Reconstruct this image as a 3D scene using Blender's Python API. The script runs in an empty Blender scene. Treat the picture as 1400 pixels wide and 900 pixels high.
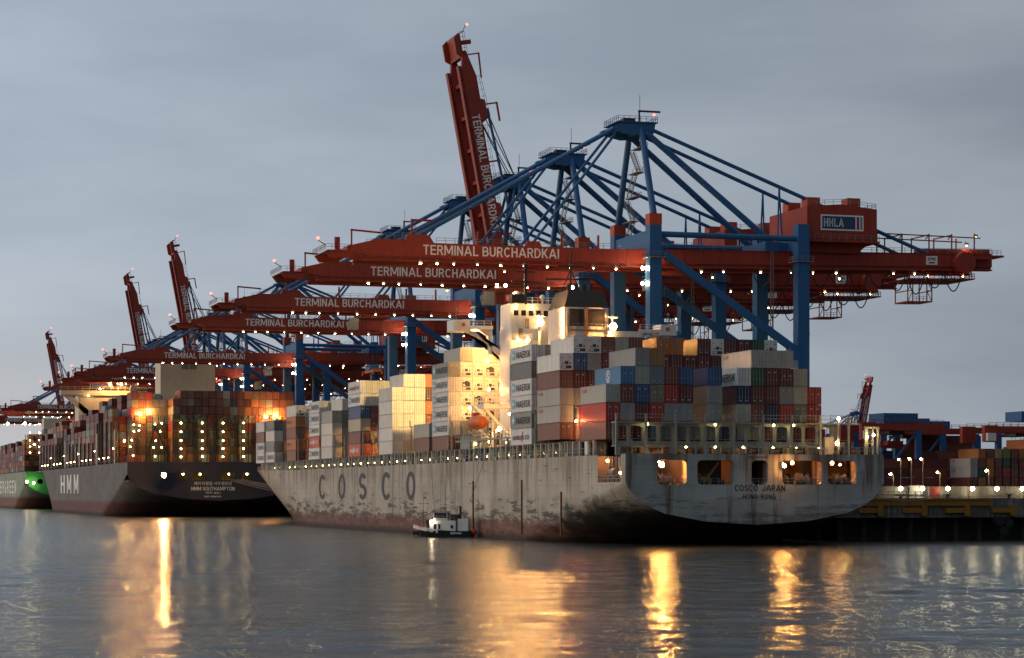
import bpy, bmesh, math, random
import numpy as np
from mathutils import Vector, Matrix
random.seed(11)
S = bpy.context.scene
COL = S.collection
R = math.radians

# ------------------------------------------------------------------ camera
cam_d = bpy.data.cameras.new('camera')
cam = bpy.data.objects.new('camera', cam_d)
COL.objects.link(cam)
cam.location = (0, 0, 7.9)
cam.rotation_euler = (R(90), 0, -math.atan(940 / 3100))
cam_d.sensor_width = 36
cam_d.lens = 36 * 3100 / 1400
cam_d.shift_y = 225 / 1400
cam_d.clip_start = 1
cam_d.clip_end = 20000
S.camera = cam

# ------------------------------------------------------------------ sky: overcast dusk, paler low in the west (left)
SUN_AZ = Vector((-1.0, 0.45, 0))            # where the last light comes from
SUN_EL = R(9)
w = bpy.data.worlds.new("World")
S.world = w
w.use_nodes = True
nt = w.node_tree
nt.nodes.clear()
def N(t, typ, **kw):
    n = t.nodes.new(typ)
    for k, v in kw.items():
        setattr(n, k, v)
    return n
out = N(nt, 'ShaderNodeOutputWorld')
bg = N(nt, 'ShaderNodeBackground')
sky = N(nt, 'ShaderNodeTexSky', sky_type='NISHITA')
sky.sun_disc = False
sky.sun_elevation = SUN_EL
sky.sun_rotation = math.atan2(SUN_AZ.x, SUN_AZ.y)
sky.dust_density = 3
tc = N(nt, 'ShaderNodeTexCoord')
sep = N(nt, 'ShaderNodeSeparateXYZ')
nt.links.new(tc.outputs['Generated'], sep.inputs[0])
# clouds: stretched noise in the sky direction
mp = N(nt, 'ShaderNodeMapping')
mp.inputs['Scale'].default_value = (2.2, 2.2, 9.0)
nt.links.new(tc.outputs['Generated'], mp.inputs['Vector'])
nz = N(nt, 'ShaderNodeTexNoise')
nz.inputs['Scale'].default_value = 1.7
nz.inputs['Detail'].default_value = 6
nz.inputs['Roughness'].default_value = 0.52
nt.links.new(mp.outputs[0], nz.inputs['Vector'])
cr = N(nt, 'ShaderNodeValToRGB')
cr.color_ramp.elements[0].position = 0.36
cr.color_ramp.elements[0].color = (2.6, 3.05, 3.68, 1)
cr.color_ramp.elements[1].position = 0.68
cr.color_ramp.elements[1].color = (3.7, 4.22, 4.85, 1)
nt.links.new(nz.outputs['Fac'], cr.inputs['Fac'])
# brightness towards the west
dot = N(nt, 'ShaderNodeVectorMath', operation='DOT_PRODUCT')
dot.inputs[1].default_value = SUN_AZ.normalized()
nt.links.new(tc.outputs['Generated'], dot.inputs[0])
mr = N(nt, 'ShaderNodeMapRange')
mr.inputs['From Min'].default_value = -0.7
mr.inputs['From Max'].default_value = 0.5
mr.inputs['To Min'].default_value = 0.24
mr.inputs['To Max'].default_value = 1.36
nt.links.new(dot.outputs['Value'], mr.inputs['Value'])
mul = N(nt, 'ShaderNodeVectorMath', operation='SCALE')
nt.links.new(cr.outputs['Color'], mul.inputs[0])
nt.links.new(mr.outputs['Result'], mul.inputs['Scale'])
# warm band low over the horizon
hz = N(nt, 'ShaderNodeMapRange')
hz.inputs['From Min'].default_value = 0.0
hz.inputs['From Max'].default_value = 0.11
hz.inputs['To Min'].default_value = 0.75
hz.inputs['To Max'].default_value = 0.0
hz.interpolation_type = 'SMOOTHSTEP'
nt.links.new(sep.outputs['Z'], hz.inputs['Value'])
hm = N(nt, 'ShaderNodeMapRange')
hm.inputs['From Min'].default_value = -0.1
hm.inputs['From Max'].default_value = 0.5
nt.links.new(dot.outputs['Value'], hm.inputs['Value'])
hmul = N(nt, 'ShaderNodeMath', operation='MULTIPLY')
nt.links.new(hz.outputs['Result'], hmul.inputs[0])
nt.links.new(hm.outputs['Result'], hmul.inputs[1])
mxh = N(nt, 'ShaderNodeMix', data_type='RGBA')
nt.links.new(hmul.outputs[0], mxh.inputs['Factor'])
nt.links.new(mul.outputs[0], mxh.inputs['A'])
mxh.inputs['B'].default_value = (6.0, 5.4, 4.9, 1)
mxs = N(nt, 'ShaderNodeMix', data_type='RGBA')
mxs.inputs['Factor'].default_value = 0.93
nt.links.new(sky.outputs[0], mxs.inputs['A'])
nt.links.new(mxh.outputs['Result'], mxs.inputs['B'])
nt.links.new(mxs.outputs['Result'], bg.inputs['Color'])
bg.inputs['Strength'].default_value = 0.115
nt.links.new(bg.outputs[0], out.inputs[0])

sun_d = bpy.data.lights.new('sun', 'SUN')
sun_d.energy = 1.05
sun_d.angle = R(24)
sun_d.color = (1.0, 0.68, 0.40)
sun = bpy.data.objects.new('sun', sun_d)
COL.objects.link(sun)
dv = Vector((SUN_AZ.normalized().x * math.cos(SUN_EL), SUN_AZ.normalized().y * math.cos(SUN_EL), math.sin(SUN_EL)))
sun.rotation_euler = dv.to_track_quat('Z', 'Y').to_euler()
sun.location = (-300, 300, 200)

S.view_settings.view_transform = 'Standard'
S.view_settings.look = 'None'
S.view_settings.exposure = 0
S.view_settings.gamma = 1
S.cycles.use_denoising = True
S.cycles.max_bounces = 5
S.cycles.sample_clamp_indirect = 8
S.cycles.caustics_reflective = False
S.cycles.caustics_refractive = False

# ------------------------------------------------------------------ materials
MATS = {}
def new_mat(name):
    m = bpy.data.materials.new(name)
    m.use_nodes = True
    t = m.node_tree
    return m, t, t.nodes['Principled BSDF']

def paint(name, col, rough=0.55, dirt=0.25, dirt_col=None, scale=0.5, vert=True, metallic=0.0, vary=0.0, corr=False):
    """weathered paint: blotches, vertical streaks of grime, slight variation from one object to the next"""
    if name in MATS:
        return MATS[name]
    m, t, b = new_mat(name)
    L = t.links.new
    geo = N(t, 'ShaderNodeTexCoord')
    mpn = N(t, 'ShaderNodeMapping')
    mpn.inputs['Scale'].default_value = (scale, scale, scale * (0.14 if vert else 1))
    oi = N(t, 'ShaderNodeObjectInfo')
    add = N(t, 'ShaderNodeVectorMath', operation='ADD')
    L(geo.outputs['Object'], add.inputs[0])
    sc = N(t, 'ShaderNodeMath', operation='MULTIPLY')
    sc.inputs[1].default_value = 60
    L(oi.outputs['Random'], sc.inputs[0])
    L(sc.outputs[0], add.inputs[1])
    L(add.outputs[0], mpn.inputs['Vector'])
    n1 = N(t, 'ShaderNodeTexNoise')
    n1.inputs['Scale'].default_value = 4
    n1.inputs['Detail'].default_value = 5
    n1.inputs['Roughness'].default_value = 0.65
    L(mpn.outputs[0], n1.inputs['Vector'])
    r1 = N(t, 'ShaderNodeMapRange')
    r1.inputs['From Min'].default_value = 0.45
    r1.inputs['From Max'].default_value = 0.75
    r1.inputs['To Max'].default_value = dirt
    r1.inputs['To Min'].default_value = 0
    L(n1.outputs['Fac'], r1.inputs['Value'])
    mx = N(t, 'ShaderNodeMix', data_type='RGBA')
    dc = dirt_col or tuple(c * 0.35 for c in col)
    mx.inputs['A'].default_value = (*col, 1)
    mx.inputs['B'].default_value = (*dc, 1)
    L(r1.outputs['Result'], mx.inputs['Factor'])
    last = mx.outputs['Result']
    if vary:
        hs = N(t, 'ShaderNodeHueSaturation')
        vr = N(t, 'ShaderNodeMapRange')
        vr.inputs['To Min'].default_value = 1 - vary
        vr.inputs['To Max'].default_value = 1 + vary
        L(oi.outputs['Random'], vr.inputs['Value'])
        L(vr.outputs['Result'], hs.inputs['Value'])
        L(last, hs.inputs['Color'])
        last = hs.outputs['Color']
    L(last, b.inputs['Base Color'])
    b.inputs['Roughness'].default_value = rough
    b.inputs['Metallic'].default_value = metallic
    b.inputs['Specular IOR Level'].default_value = 0.35
    if corr:
        wv = N(t, 'ShaderNodeTexWave', bands_direction='Y')
        wv.inputs['Scale'].default_value = 1.15
        L(geo.outputs['Object'], wv.inputs['Vector'])
        bp = N(t, 'ShaderNodeBump')
        bp.inputs['Strength'].default_value = 0.5
        bp.inputs['Distance'].default_value = 0.05
        L(wv.outputs['Fac'], bp.inputs['Height'])
        L(bp.outputs[0], b.inputs['Normal'])
    MATS[name] = m
    return m

def emis(name, col, strength):
    if name in MATS:
        return MATS[name]
    m, t, b = new_mat(name)
    b.inputs['Base Color'].default_value = (0.1, 0.1, 0.1, 1)
    b.inputs['Emission Color'].default_value = (*col, 1)
    b.inputs['Emission Strength'].default_value = strength
    MATS[name] = m
    return m

def hull_paint(name, col, boot, zboot, rust=0.55, streak=1.0, scuff_shade=None, rust_col=(0.10, 0.045, 0.018)):
    """ship side: weathered plating, red boot topping, rust weeping down from the deck edge, plate seams"""
    m, t, b = new_mat(name)
    L = t.links.new
    g = N(t, 'ShaderNodeNewGeometry')
    sp = N(t, 'ShaderNodeSeparateXYZ')
    L(g.outputs['Position'], sp.inputs[0])
    def noise(scale, vec_scale, detail=5, rough=0.6):
        mpn = N(t, 'ShaderNodeMapping')
        mpn.inputs['Scale'].default_value = vec_scale
        L(g.outputs['Position'], mpn.inputs['Vector'])
        n = N(t, 'ShaderNodeTexNoise')
        n.inputs['Scale'].default_value = scale
        n.inputs['Detail'].default_value = detail
        n.inputs['Roughness'].default_value = rough
        L(mpn.outputs[0], n.inputs['Vector'])
        return n.outputs['Fac']
    def rng(v, a, bb, c=0.0, d=1.0):
        r = N(t, 'ShaderNodeMapRange')
        r.interpolation_type = 'SMOOTHSTEP'
        for k, x in zip(('From Min', 'From Max', 'To Min', 'To Max'), (a, bb, c, d)):
            r.inputs[k].default_value = x
        L(v, r.inputs['Value'])
        return r.outputs['Result']
    def mathn(op, a, bb):
        n = N(t, 'ShaderNodeMath', operation=op)
        for i, x in enumerate((a, bb)):
            if isinstance(x, (int, float)):
                n.inputs[i].default_value = x
            else:
                L(x, n.inputs[i])
        return n.outputs[0]
    def mix(f, a, bb):
        n = N(t, 'ShaderNodeMix', data_type='RGBA')
        L(f, n.inputs['Factor'])
        for k, x in (('A', a), ('B', bb)):
            if isinstance(x, tuple):
                n.inputs[k].default_value = (*x, 1)
            else:
                L(x, n.inputs[k])
        return n.outputs['Result']
    z = sp.outputs['Z']
    blot = noise(0.12, (1, 1, 1.5))
    base = mix(rng(blot, 0.3, 0.75), tuple(c * 1.1 for c in col), tuple(c * 0.74 for c in col))
    # horizontal plate strakes, each a little different
    st = N(t, 'ShaderNodeTexBrick')
    st.inputs['Scale'].default_value = 1.0
    st.inputs['Brick Width'].default_value = 11.0
    st.inputs['Row Height'].default_value = 2.3
    st.inputs['Mortar Size'].default_value = 0.05
    st.inputs['Mortar Smooth'].default_value = 0.5
    st.inputs['Color1'].default_value = (1, 1, 1, 1)
    st.inputs['Color2'].default_value = (0.84, 0.84, 0.83, 1)
    st.inputs['Mortar'].default_value = (0.6, 0.58, 0.55, 1)
    cmb = N(t, 'ShaderNodeCombineXYZ')
    L(mathn('ADD', sp.outputs['X'], sp.outputs['Y']), cmb.inputs['X'])
    L(z, cmb.inputs['Y'])
    L(cmb.outputs[0], st.inputs['Vector'])
    ml = N(t, 'ShaderNodeMix', data_type='RGBA', blend_type='MULTIPLY')
    ml.inputs['Factor'].default_value = 0.6
    L(base, ml.inputs['A'])
    L(st.outputs['Color'], ml.inputs['B'])
    base = ml.outputs['Result']
    # rust weeping from the top
    top = rng(z, 7.0, 14.5, 0.0, 1.0)
    s1 = noise(1.0, (0.55, 0.55, 0.03), 4, 0.7)
    s2 = rng(mathn('ADD', s1, mathn('MULTIPLY', top, 0.12)), 0.52, 0.70)
    base = mix(mathn('MULTIPLY', s2, rust), base, rust_col)
    # scrapes and soot low down
    sc = noise(0.5, (0.25, 0.25, 1.6), 7, 0.75)
    low = rng(z, 3.0, 9.0, 1.0, 0.0)
    s3 = rng(mathn('ADD', sc, mathn('MULTIPLY', low, 0.14)), 0.60, 0.68)
    base = mix(mathn('MULTIPLY', s3, 0.8 * streak), base, (0.012, 0.011, 0.010))
    s4 = rng(noise(0.16, (0.5, 0.5, 0.25), 6, 0.7), 0.60, 0.70)
    base = mix(mathn('MULTIPLY', mathn('MULTIPLY', s4, low), 0.7 * streak), base, rust_col)
    # boot topping
    bn = noise(0.5, (1, 1, 2), 4)
    edge = mathn('ADD', z, mathn('MULTIPLY', mathn('SUBTRACT', bn, 0.5), 3.0))
    fb = rng(edge, zboot - 0.9, zboot + 0.9, 1.0, 0.0)
    bootc = mix(rng(noise(0.4, (1, 1, 3)), 0.4, 0.7), boot, tuple(c * 0.4 for c in boot))
    base = mix(mathn('MULTIPLY', fb, 0.9), base, bootc)
    wet = rng(z, 0.2, 1.6, 1.0, 0.0)
    base = mix(mathn('MULTIPLY', wet, 0.75), base, (0.012, 0.011, 0.009))
    if scuff_shade:
        # black scuffed plating and painted-in shade under the stern counter
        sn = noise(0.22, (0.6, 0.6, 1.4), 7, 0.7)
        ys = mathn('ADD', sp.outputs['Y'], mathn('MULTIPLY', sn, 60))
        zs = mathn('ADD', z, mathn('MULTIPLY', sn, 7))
        fs_ = mathn('MULTIPLY', rng(ys, scuff_shade[0], scuff_shade[0] + 22, 1.0, 0.0), rng(zs, scuff_shade[1] - 1.6, scuff_shade[1] + 1.2, 1.0, 0.0))
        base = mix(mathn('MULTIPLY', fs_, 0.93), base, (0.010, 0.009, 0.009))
    L(base, b.inputs['Base Color'])
    b.inputs['Roughness'].default_value = 0.6
    b.inputs['Specular IOR Level'].default_value = 0.25
    bp = N(t, 'ShaderNodeBump')
    bp.inputs['Strength'].default_value = 0.35
    bp.inputs['Distance'].default_value = 0.15
    L(noise(0.25, (1, 1, 1), 3), bp.inputs['Height'])
    L(bp.outputs[0], b.inputs['Normal'])
    MATS[name] = m
    return m

def water_mat(name, rough):
    m, t, b = new_mat(name)
    L = t.links.new
    g = N(t, 'ShaderNodeNewGeometry')
    hs = []
    for sc, vs, d in ((0.09, (1, 1.0, 1), 3), (0.42, (0.8, 1.2, 1), 4), (2.2, (0.8, 1.2, 1), 4)):
        mpn = N(t, 'ShaderNodeMapping')
        mpn.inputs['Scale'].default_value = vs
        mpn.inputs['Rotation'].default_value = (0, 0, 0.4)
        L(g.outputs['Position'], mpn.inputs['Vector'])
        n = N(t, 'ShaderNodeTexNoise')
        n.inputs['Scale'].default_value = sc
        n.inputs['Detail'].default_value = d
        n.inputs['Roughness'].default_value = 0.6
        L(mpn.outputs[0], n.inputs['Vector'])
        hs.append(n.outputs['Fac'])
    prev = None
    for h, (st, dist) in zip(hs, ((0.4, 0.40), (0.6, 0.26), (0.7, 0.09))):
        bp = N(t, 'ShaderNodeBump')
        bp.inputs['Strength'].default_value = st
        bp.inputs['Distance'].default_value = dist
        L(h, bp.inputs['Height'])
        if prev:
            L(prev, bp.inputs['Normal'])
        prev = bp.outputs[0]
    r = N(t, 'ShaderNodeMapRange')
    r.inputs['From Min'].default_value = 0.35
    r.inputs['From Max'].default_value = 0.65
    r.inputs['To Min'].default_value = rough
    r.inputs['To Max'].default_value = rough * 1.3
    L(hs[0], r.inputs['Value'])
    # murky body below, mirror above; waves seen this low turn their faces to the viewer, so the mirror never gets full
    df = N(t, 'ShaderNodeBsdfDiffuse')
    df.inputs['Color'].default_value = (0.030, 0.036, 0.034, 1)
    gl = N(t, 'ShaderNodeBsdfGlossy')
    gl.inputs['Color'].default_value = (0.95, 0.97, 0.97, 1)
    yp = N(t, 'ShaderNodeSeparateXYZ')
    L(g.outputs['Position'], yp.inputs[0])
    fa = N(t, 'ShaderNodeMapRange', interpolation_type='SMOOTHSTEP')
    fa.inputs['From Min'].default_value = 170
    fa.inputs['From Max'].default_value = 335
    fa.inputs['To Max'].default_value = 0.155 - rough
    L(yp.outputs['Y'], fa.inputs['Value'])
    ra = N(t, 'ShaderNodeMath', operation='ADD')
    L(r.outputs[0], ra.inputs[0])
    L(fa.outputs[0], ra.inputs[1])
    L(ra.outputs[0], gl.inputs['Roughness'])
    L(prev, gl.inputs['Normal'])
    fr = N(t, 'ShaderNodeFresnel')
    fr.inputs['IOR'].default_value = 1.33
    L(prev, fr.inputs['Normal'])
    fm = N(t, 'ShaderNodeMath', operation='MULTIPLY')
    fm.inputs[1].default_value = 0.68
    L(fr.outputs[0], fm.inputs[0])
    ms = N(t, 'ShaderNodeMixShader')
    L(fm.outputs[0], ms.inputs[0])
    L(df.outputs[0], ms.inputs[1])
    L(gl.outputs[0], ms.inputs[2])
    t.nodes.remove(b)
    L(ms.outputs[0], t.nodes['Material Output'].inputs['Surface'])
    return m

def concrete(name, col, rough=0.85):
    m, t, b = new_mat(name)
    L = t.links.new
    g = N(t, 'ShaderNodeNewGeometry')
    n1 = N(t, 'ShaderNodeTexNoise')
    n1.inputs['Scale'].default_value = 0.35
    n1.inputs['Detail'].default_value = 8
    n1.inputs['Roughness'].default_value = 0.7
    L(g.outputs['Position'], n1.inputs['Vector'])
    mpn = N(t, 'ShaderNodeMapping')
    mpn.inputs['Scale'].default_value = (1.2, 1.2, 0.12)
    L(g.outputs['Position'], mpn.inputs['Vector'])
    n2 = N(t, 'ShaderNodeTexNoise')
    n2.inputs['Scale'].default_value = 1.5
    n2.inputs['Detail'].default_value = 5
    L(mpn.outputs[0], n2.inputs['Vector'])
    ad = N(t, 'ShaderNodeMath', operation='ADD')
    L(n1.outputs['Fac'], ad.inputs[0])
    L(n2.outputs['Fac'], ad.inputs[1])
    cr = N(t, 'ShaderNodeValToRGB')
    cr.color_ramp.elements[0].position = 0.75
    cr.color_ramp.elements[0].color = (*[c * 0.45 for c in col], 1)
    cr.color_ramp.elements[1].position = 1.2
    cr.color_ramp.elements[1].color = (*[c * 1.15 for c in col], 1)
    hf = N(t, 'ShaderNodeMath', operation='MULTIPLY')
    hf.inputs[1].default_value = 0.8
    L(ad.outputs[0], hf.inputs[0])
    L(hf.outputs[0], cr.inputs['Fac'])
    L(cr.outputs['Color'], b.inputs['Base Color'])
    b.inputs['Roughness'].default_value = rough
    MATS[name] = m
    return m

BLUE = paint('crane blue', (0.022, 0.115, 0.29), 0.45, 0.5, (0.03, 0.05, 0.08), 0.3)
RED = paint('crane red', (0.32, 0.043, 0.023), 0.5, 0.55, (0.12, 0.02, 0.012), 0.3)
CAP = paint('crane cap red', (0.42, 0.07, 0.03), 0.5, 0.2)
LETTER = paint('white lettering', (0.85, 0.83, 0.78), 0.5, 0.1)
STEEL = paint('grey steel', (0.22, 0.23, 0.24), 0.5, 0.4, (0.10, 0.06, 0.035))
DARK = paint('dark steel', (0.035, 0.036, 0.038), 0.6, 0.3)
BLACKR = paint('black rubber', (0.012, 0.012, 0.012), 0.7, 0.1)
SHIPW = paint('ship white', (0.72, 0.72, 0.68), 0.5, 0.4, (0.42, 0.33, 0.24), 0.35)
SHIPG = paint('ship deck grey green', (0.26, 0.29, 0.27), 0.55, 0.55, (0.12, 0.065, 0.035), 0.5)
DECKR = paint('deck red brown', (0.13, 0.055, 0.035), 0.7, 0.5)
GLASS = paint('dark glass', (0.02, 0.025, 0.03), 0.12, 0.05)
ORANGE = paint('lifeboat orange', (0.62, 0.14, 0.02), 0.4, 0.2)
GREENS = paint('green steel', (0.018, 0.055, 0.032), 0.5, 0.3)
YELLOW = paint('yellow paint', (0.30, 0.14, 0.015), 0.55, 0.5, (0.15, 0.07, 0.02))
ROPE = paint('mooring rope', (0.30, 0.27, 0.22), 0.9, 0.3)
CREAM = paint('cream house', (0.68, 0.60, 0.46), 0.55, 0.2)
NAVY = paint('navy hull stern', (0.030, 0.033, 0.055), 0.4, 0.3)
REDP = paint('bright red', (0.55, 0.03, 0.025), 0.45, 0.2)
E_BOOM = emis('floodlight sodium', (1.0, 0.62, 0.26), 170)
E_BOOM2 = emis('floodlight pale', (1.0, 0.74, 0.42), 110)
E_DECK = emis('deck light', (1.0, 0.68, 0.26), 55)
E_WARM = emis('warm flood', (1.0, 0.46, 0.12), 1100)
E_STRONG = emis('strong flood', (1.0, 0.44, 0.12), 3400)
E_LEG = emis('leg flood', (1.0, 0.74, 0.42), 200)
E_WHITE = emis('white lamp', (1.0, 0.80, 0.46), 75)
E_RED = emis('red beacon', (1.0, 0.10, 0.07), 7)
E_STREET = emis('street lamp glow', (1.0, 0.62, 0.22), 160)
E_SIDE = emis('hull side lamp', (1.0, 0.40, 0.12), 1700)

# ------------------------------------------------------------------ mesh builder
class MB:
    def __init__(s):
        s.v, s.f, s.mi = [], [], []
    def add(s, vs, fs, mi=0):
        o = len(s.v)
        s.v += [tuple(p) for p in vs]
        for f in fs:
            s.f.append(tuple(o + i for i in f))
            s.mi.append(mi)
    def box(s, x0, x1, y0, y1, z0, z1, mi=0):
        s.add([(x0, y0, z0), (x1, y0, z0), (x1, y1, z0), (x0, y1, z0), (x0, y0, z1), (x1, y0, z1), (x1, y1, z1), (x0, y1, z1)],
              [(0, 3, 2, 1), (4, 5, 6, 7), (0, 1, 5, 4), (1, 2, 6, 5), (2, 3, 7, 6), (3, 0, 4, 7)], mi)
        return s
    def beam(s, p, q, wd, h=None, mi=0):
        p, q = Vector(p), Vector(q)
        d = (q - p).normalized()
        up = Vector((0, 0, 1)) if abs(d.z) < 0.95 else Vector((0, 1, 0))
        a = d.cross(up).normalized() * wd / 2
        b = a.cross(d).normalized() * (h or wd) / 2
        s.add([p - a - b, p + a - b, p + a + b, p - a + b, q - a - b, q + a - b, q + a + b, q - a + b],
              [(0, 1, 2, 3), (7, 6, 5, 4), (0, 4, 5, 1), (1, 5, 6, 2), (2, 6, 7, 3), (3, 7, 4, 0)], mi)
        return s
    def tube(s, p, q, r, r2=None, n=8, mi=0):
        p, q = Vector(p), Vector(q)
        r2 = r if r2 is None else r2
        d = (q - p).normalized()
        up = Vector((0, 0, 1)) if abs(d.z) < 0.95 else Vector((1, 0, 0))
        a = d.cross(up).normalized()
        b = a.cross(d).normalized()
        vs = []
        for P, rr in ((p, r), (q, r2)):
            for i in range(n):
                t = 2 * math.pi * i / n
                vs.append(P + a * math.cos(t) * rr + b * math.sin(t) * rr)
        fs = [(i, (i + 1) % n, n + (i + 1) % n, n + i) for i in range(n)]
        fs += [tuple(range(n - 1, -1, -1)), tuple(range(n, 2 * n))]
        s.add(vs, fs, mi)
        return s
    def path(s, pts, r, n=5, mi=0):
        for a, b in zip(pts, pts[1:]):
            s.tube(a, b, r, n=n, mi=mi)
        return s
    def prism(s, poly, y0, y1, mi=0):
        """poly in (x,z), extruded along y"""
        n = len(poly)
        vs = [(x, y0, z) for x, z in poly] + [(x, y1, z) for x, z in poly]
        fs = [(i, (i + 1) % n, n + (i + 1) % n, n + i) for i in range(n)]
        fs += [tuple(range(n - 1, -1, -1)), tuple(range(n, 2 * n))]
        s.add(vs, fs, mi)
        return s
    def prismx(s, poly, x0, x1, mi=0):
        """poly in (y,z), extruded along x"""
        n = len(poly)
        vs = [(x0, y, z) for y, z in poly] + [(x1, y, z) for y, z in poly]
        fs = [(i, (i + 1) % n, n + (i + 1) % n, n + i) for i in range(n)]
        fs += [tuple(range(n - 1, -1, -1)), tuple(range(n, 2 * n))]
        s.add(vs, fs, mi)
        return s
    def ball(s, c, r, n=8, m=5, mi=0, sq=(1, 1, 1)):
        c = Vector(c)
        vs = [c + Vector((0, 0, r * sq[2]))]
        for j in range(1, m):
            a = math.pi * j / m
            for i in range(n):
                t = 2 * math.pi * i / n
                vs.append(c + Vector((r * sq[0] * math.sin(a) * math.cos(t), r * sq[1] * math.sin(a) * math.sin(t), r * sq[2] * math.cos(a))))
        vs.append(c - Vector((0, 0, r * sq[2])))
        fs = [(0, 1 + i, 1 + (i + 1) % n) for i in range(n)]
        for j in range(m - 2):
            for i in range(n):
                a, b = 1 + j * n + i, 1 + j * n + (i + 1) % n
                fs.append((a, a + n, b + n, b))
        l = len(vs) - 1
        fs += [(l, 1 + (m - 2) * n + (i + 1) % n, 1 + (m - 2) * n + i) for i in range(n)]
        s.add(vs, fs, mi)
        return s
    def tilt(s):
        # the landside arm climbs gently towards its end
        s.v = [(x, y, z + 0.02 * max(x, 0)) for x, y, z in s.v]
        return s
    def rail(s, pts, h=1.1, step=2.2, r=0.045, mi=0):
        for a, b in zip(pts, pts[1:]):
            a, b = Vector(a), Vector(b)
            for k in (h, h * 0.55):
                s.beam(a + Vector((0, 0, k)), b + Vector((0, 0, k)), r * 1.6, mi=mi)
            n = max(1, int((b - a).length / step))
            for i in range(n + 1):
                p = a.lerp(b, i / n)
                s.beam(p, p + Vector((0, 0, h)), r * 1.8, mi=mi)
        return s
    def text(s, body, c, xd, yd, width=None, height=1.0, bold=0.165, mi=0):
        vs, fs, (bx0, bx1, by0, by1) = text_verts(body, bold)
        sy = height / (by1 - by0)
        sx = (width / (bx1 - bx0)) if width else sy
        c, xd, yd = Vector(c), Vector(xd), Vector(yd)
        nd = xd.cross(yd)
        cx, cy = (bx0 + bx1) / 2, (by0 + by1) / 2
        s.add([c + xd * (x - cx) * sx + yd * (y - cy) * sy + nd * z for x, y, z in vs], fs, mi)
        return s
    def move(s, off):
        s.v = [(x + off[0], y + off[1], z + off[2]) for x, y, z in s.v]
        return s
    def xform(s, M):
        s.v = [tuple(M @ Vector(p)) for p in s.v]
        return s
    def mesh(s, name, mats, smooth=False, weld=False):
        me = bpy.data.meshes.new(name)
        me.from_pydata(s.v, [], s.f)
        for m in (mats if isinstance(mats, (list, tuple)) else [mats]):
            me.materials.append(m)
        if len(me.materials) > 1:
            me.polygons.foreach_set('material_index', s.mi)
        if weld:
            bm = bmesh.new()
            bm.from_mesh(me)
            bmesh.ops.remove_doubles(bm, verts=bm.verts, dist=0.002)
            bmesh.ops.recalc_face_normals(bm, faces=bm.faces)
            bm.to_mesh(me)
            bm.free()
        if smooth:
            me.polygons.foreach_set('use_smooth', [True] * len(me.polygons))
        me.update()
        return me
    def build(s, name, mats, parent=None, smooth=False, weld=False, world=False):
        """world=True: vertices are given in world space, stored relative to the parent"""
        if world and parent is not None:
            o = wloc(parent)
            s.move((-o.x, -o.y, -o.z))
        return link(name, s.mesh(name, mats, smooth, weld), parent)

def wloc(o):
    p = Vector(o.location)
    while o.parent is not None:
        o = o.parent
        p += Vector(o.location)
    return p

def link(name, data, parent=None, loc=(0, 0, 0)):
    o = bpy.data.objects.new(name, data)
    COL.objects.link(o)
    o.location = loc
    if parent is not None:
        o.parent = parent
    return o

def tag(o, label=None, cat=None, group=None, kind=None):
    for k, v in (('label', label), ('category', cat), ('group', group), ('kind', kind)):
        if v:
            o[k] = v
    return o

def empty(name, loc, label, cat, group=None):
    o = link(name, None, None, loc)
    o.empty_display_size = 1
    return tag(o, label, cat, group)

KIDS = {}
def copy_tree(o, loc=None):
    kids = {}
    for x in list(COL.objects):
        if x.parent is not None:
            kids.setdefault(x.parent.name, []).append(x)
    def rec(s, par):
        c = s.copy()
        COL.objects.link(c)
        c.parent = par
        for k in kids.get(s.name, []):
            rec(k, c)
        return c
    c = rec(o, None)
    if loc is not None:
        c.location = loc
    return c

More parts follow.
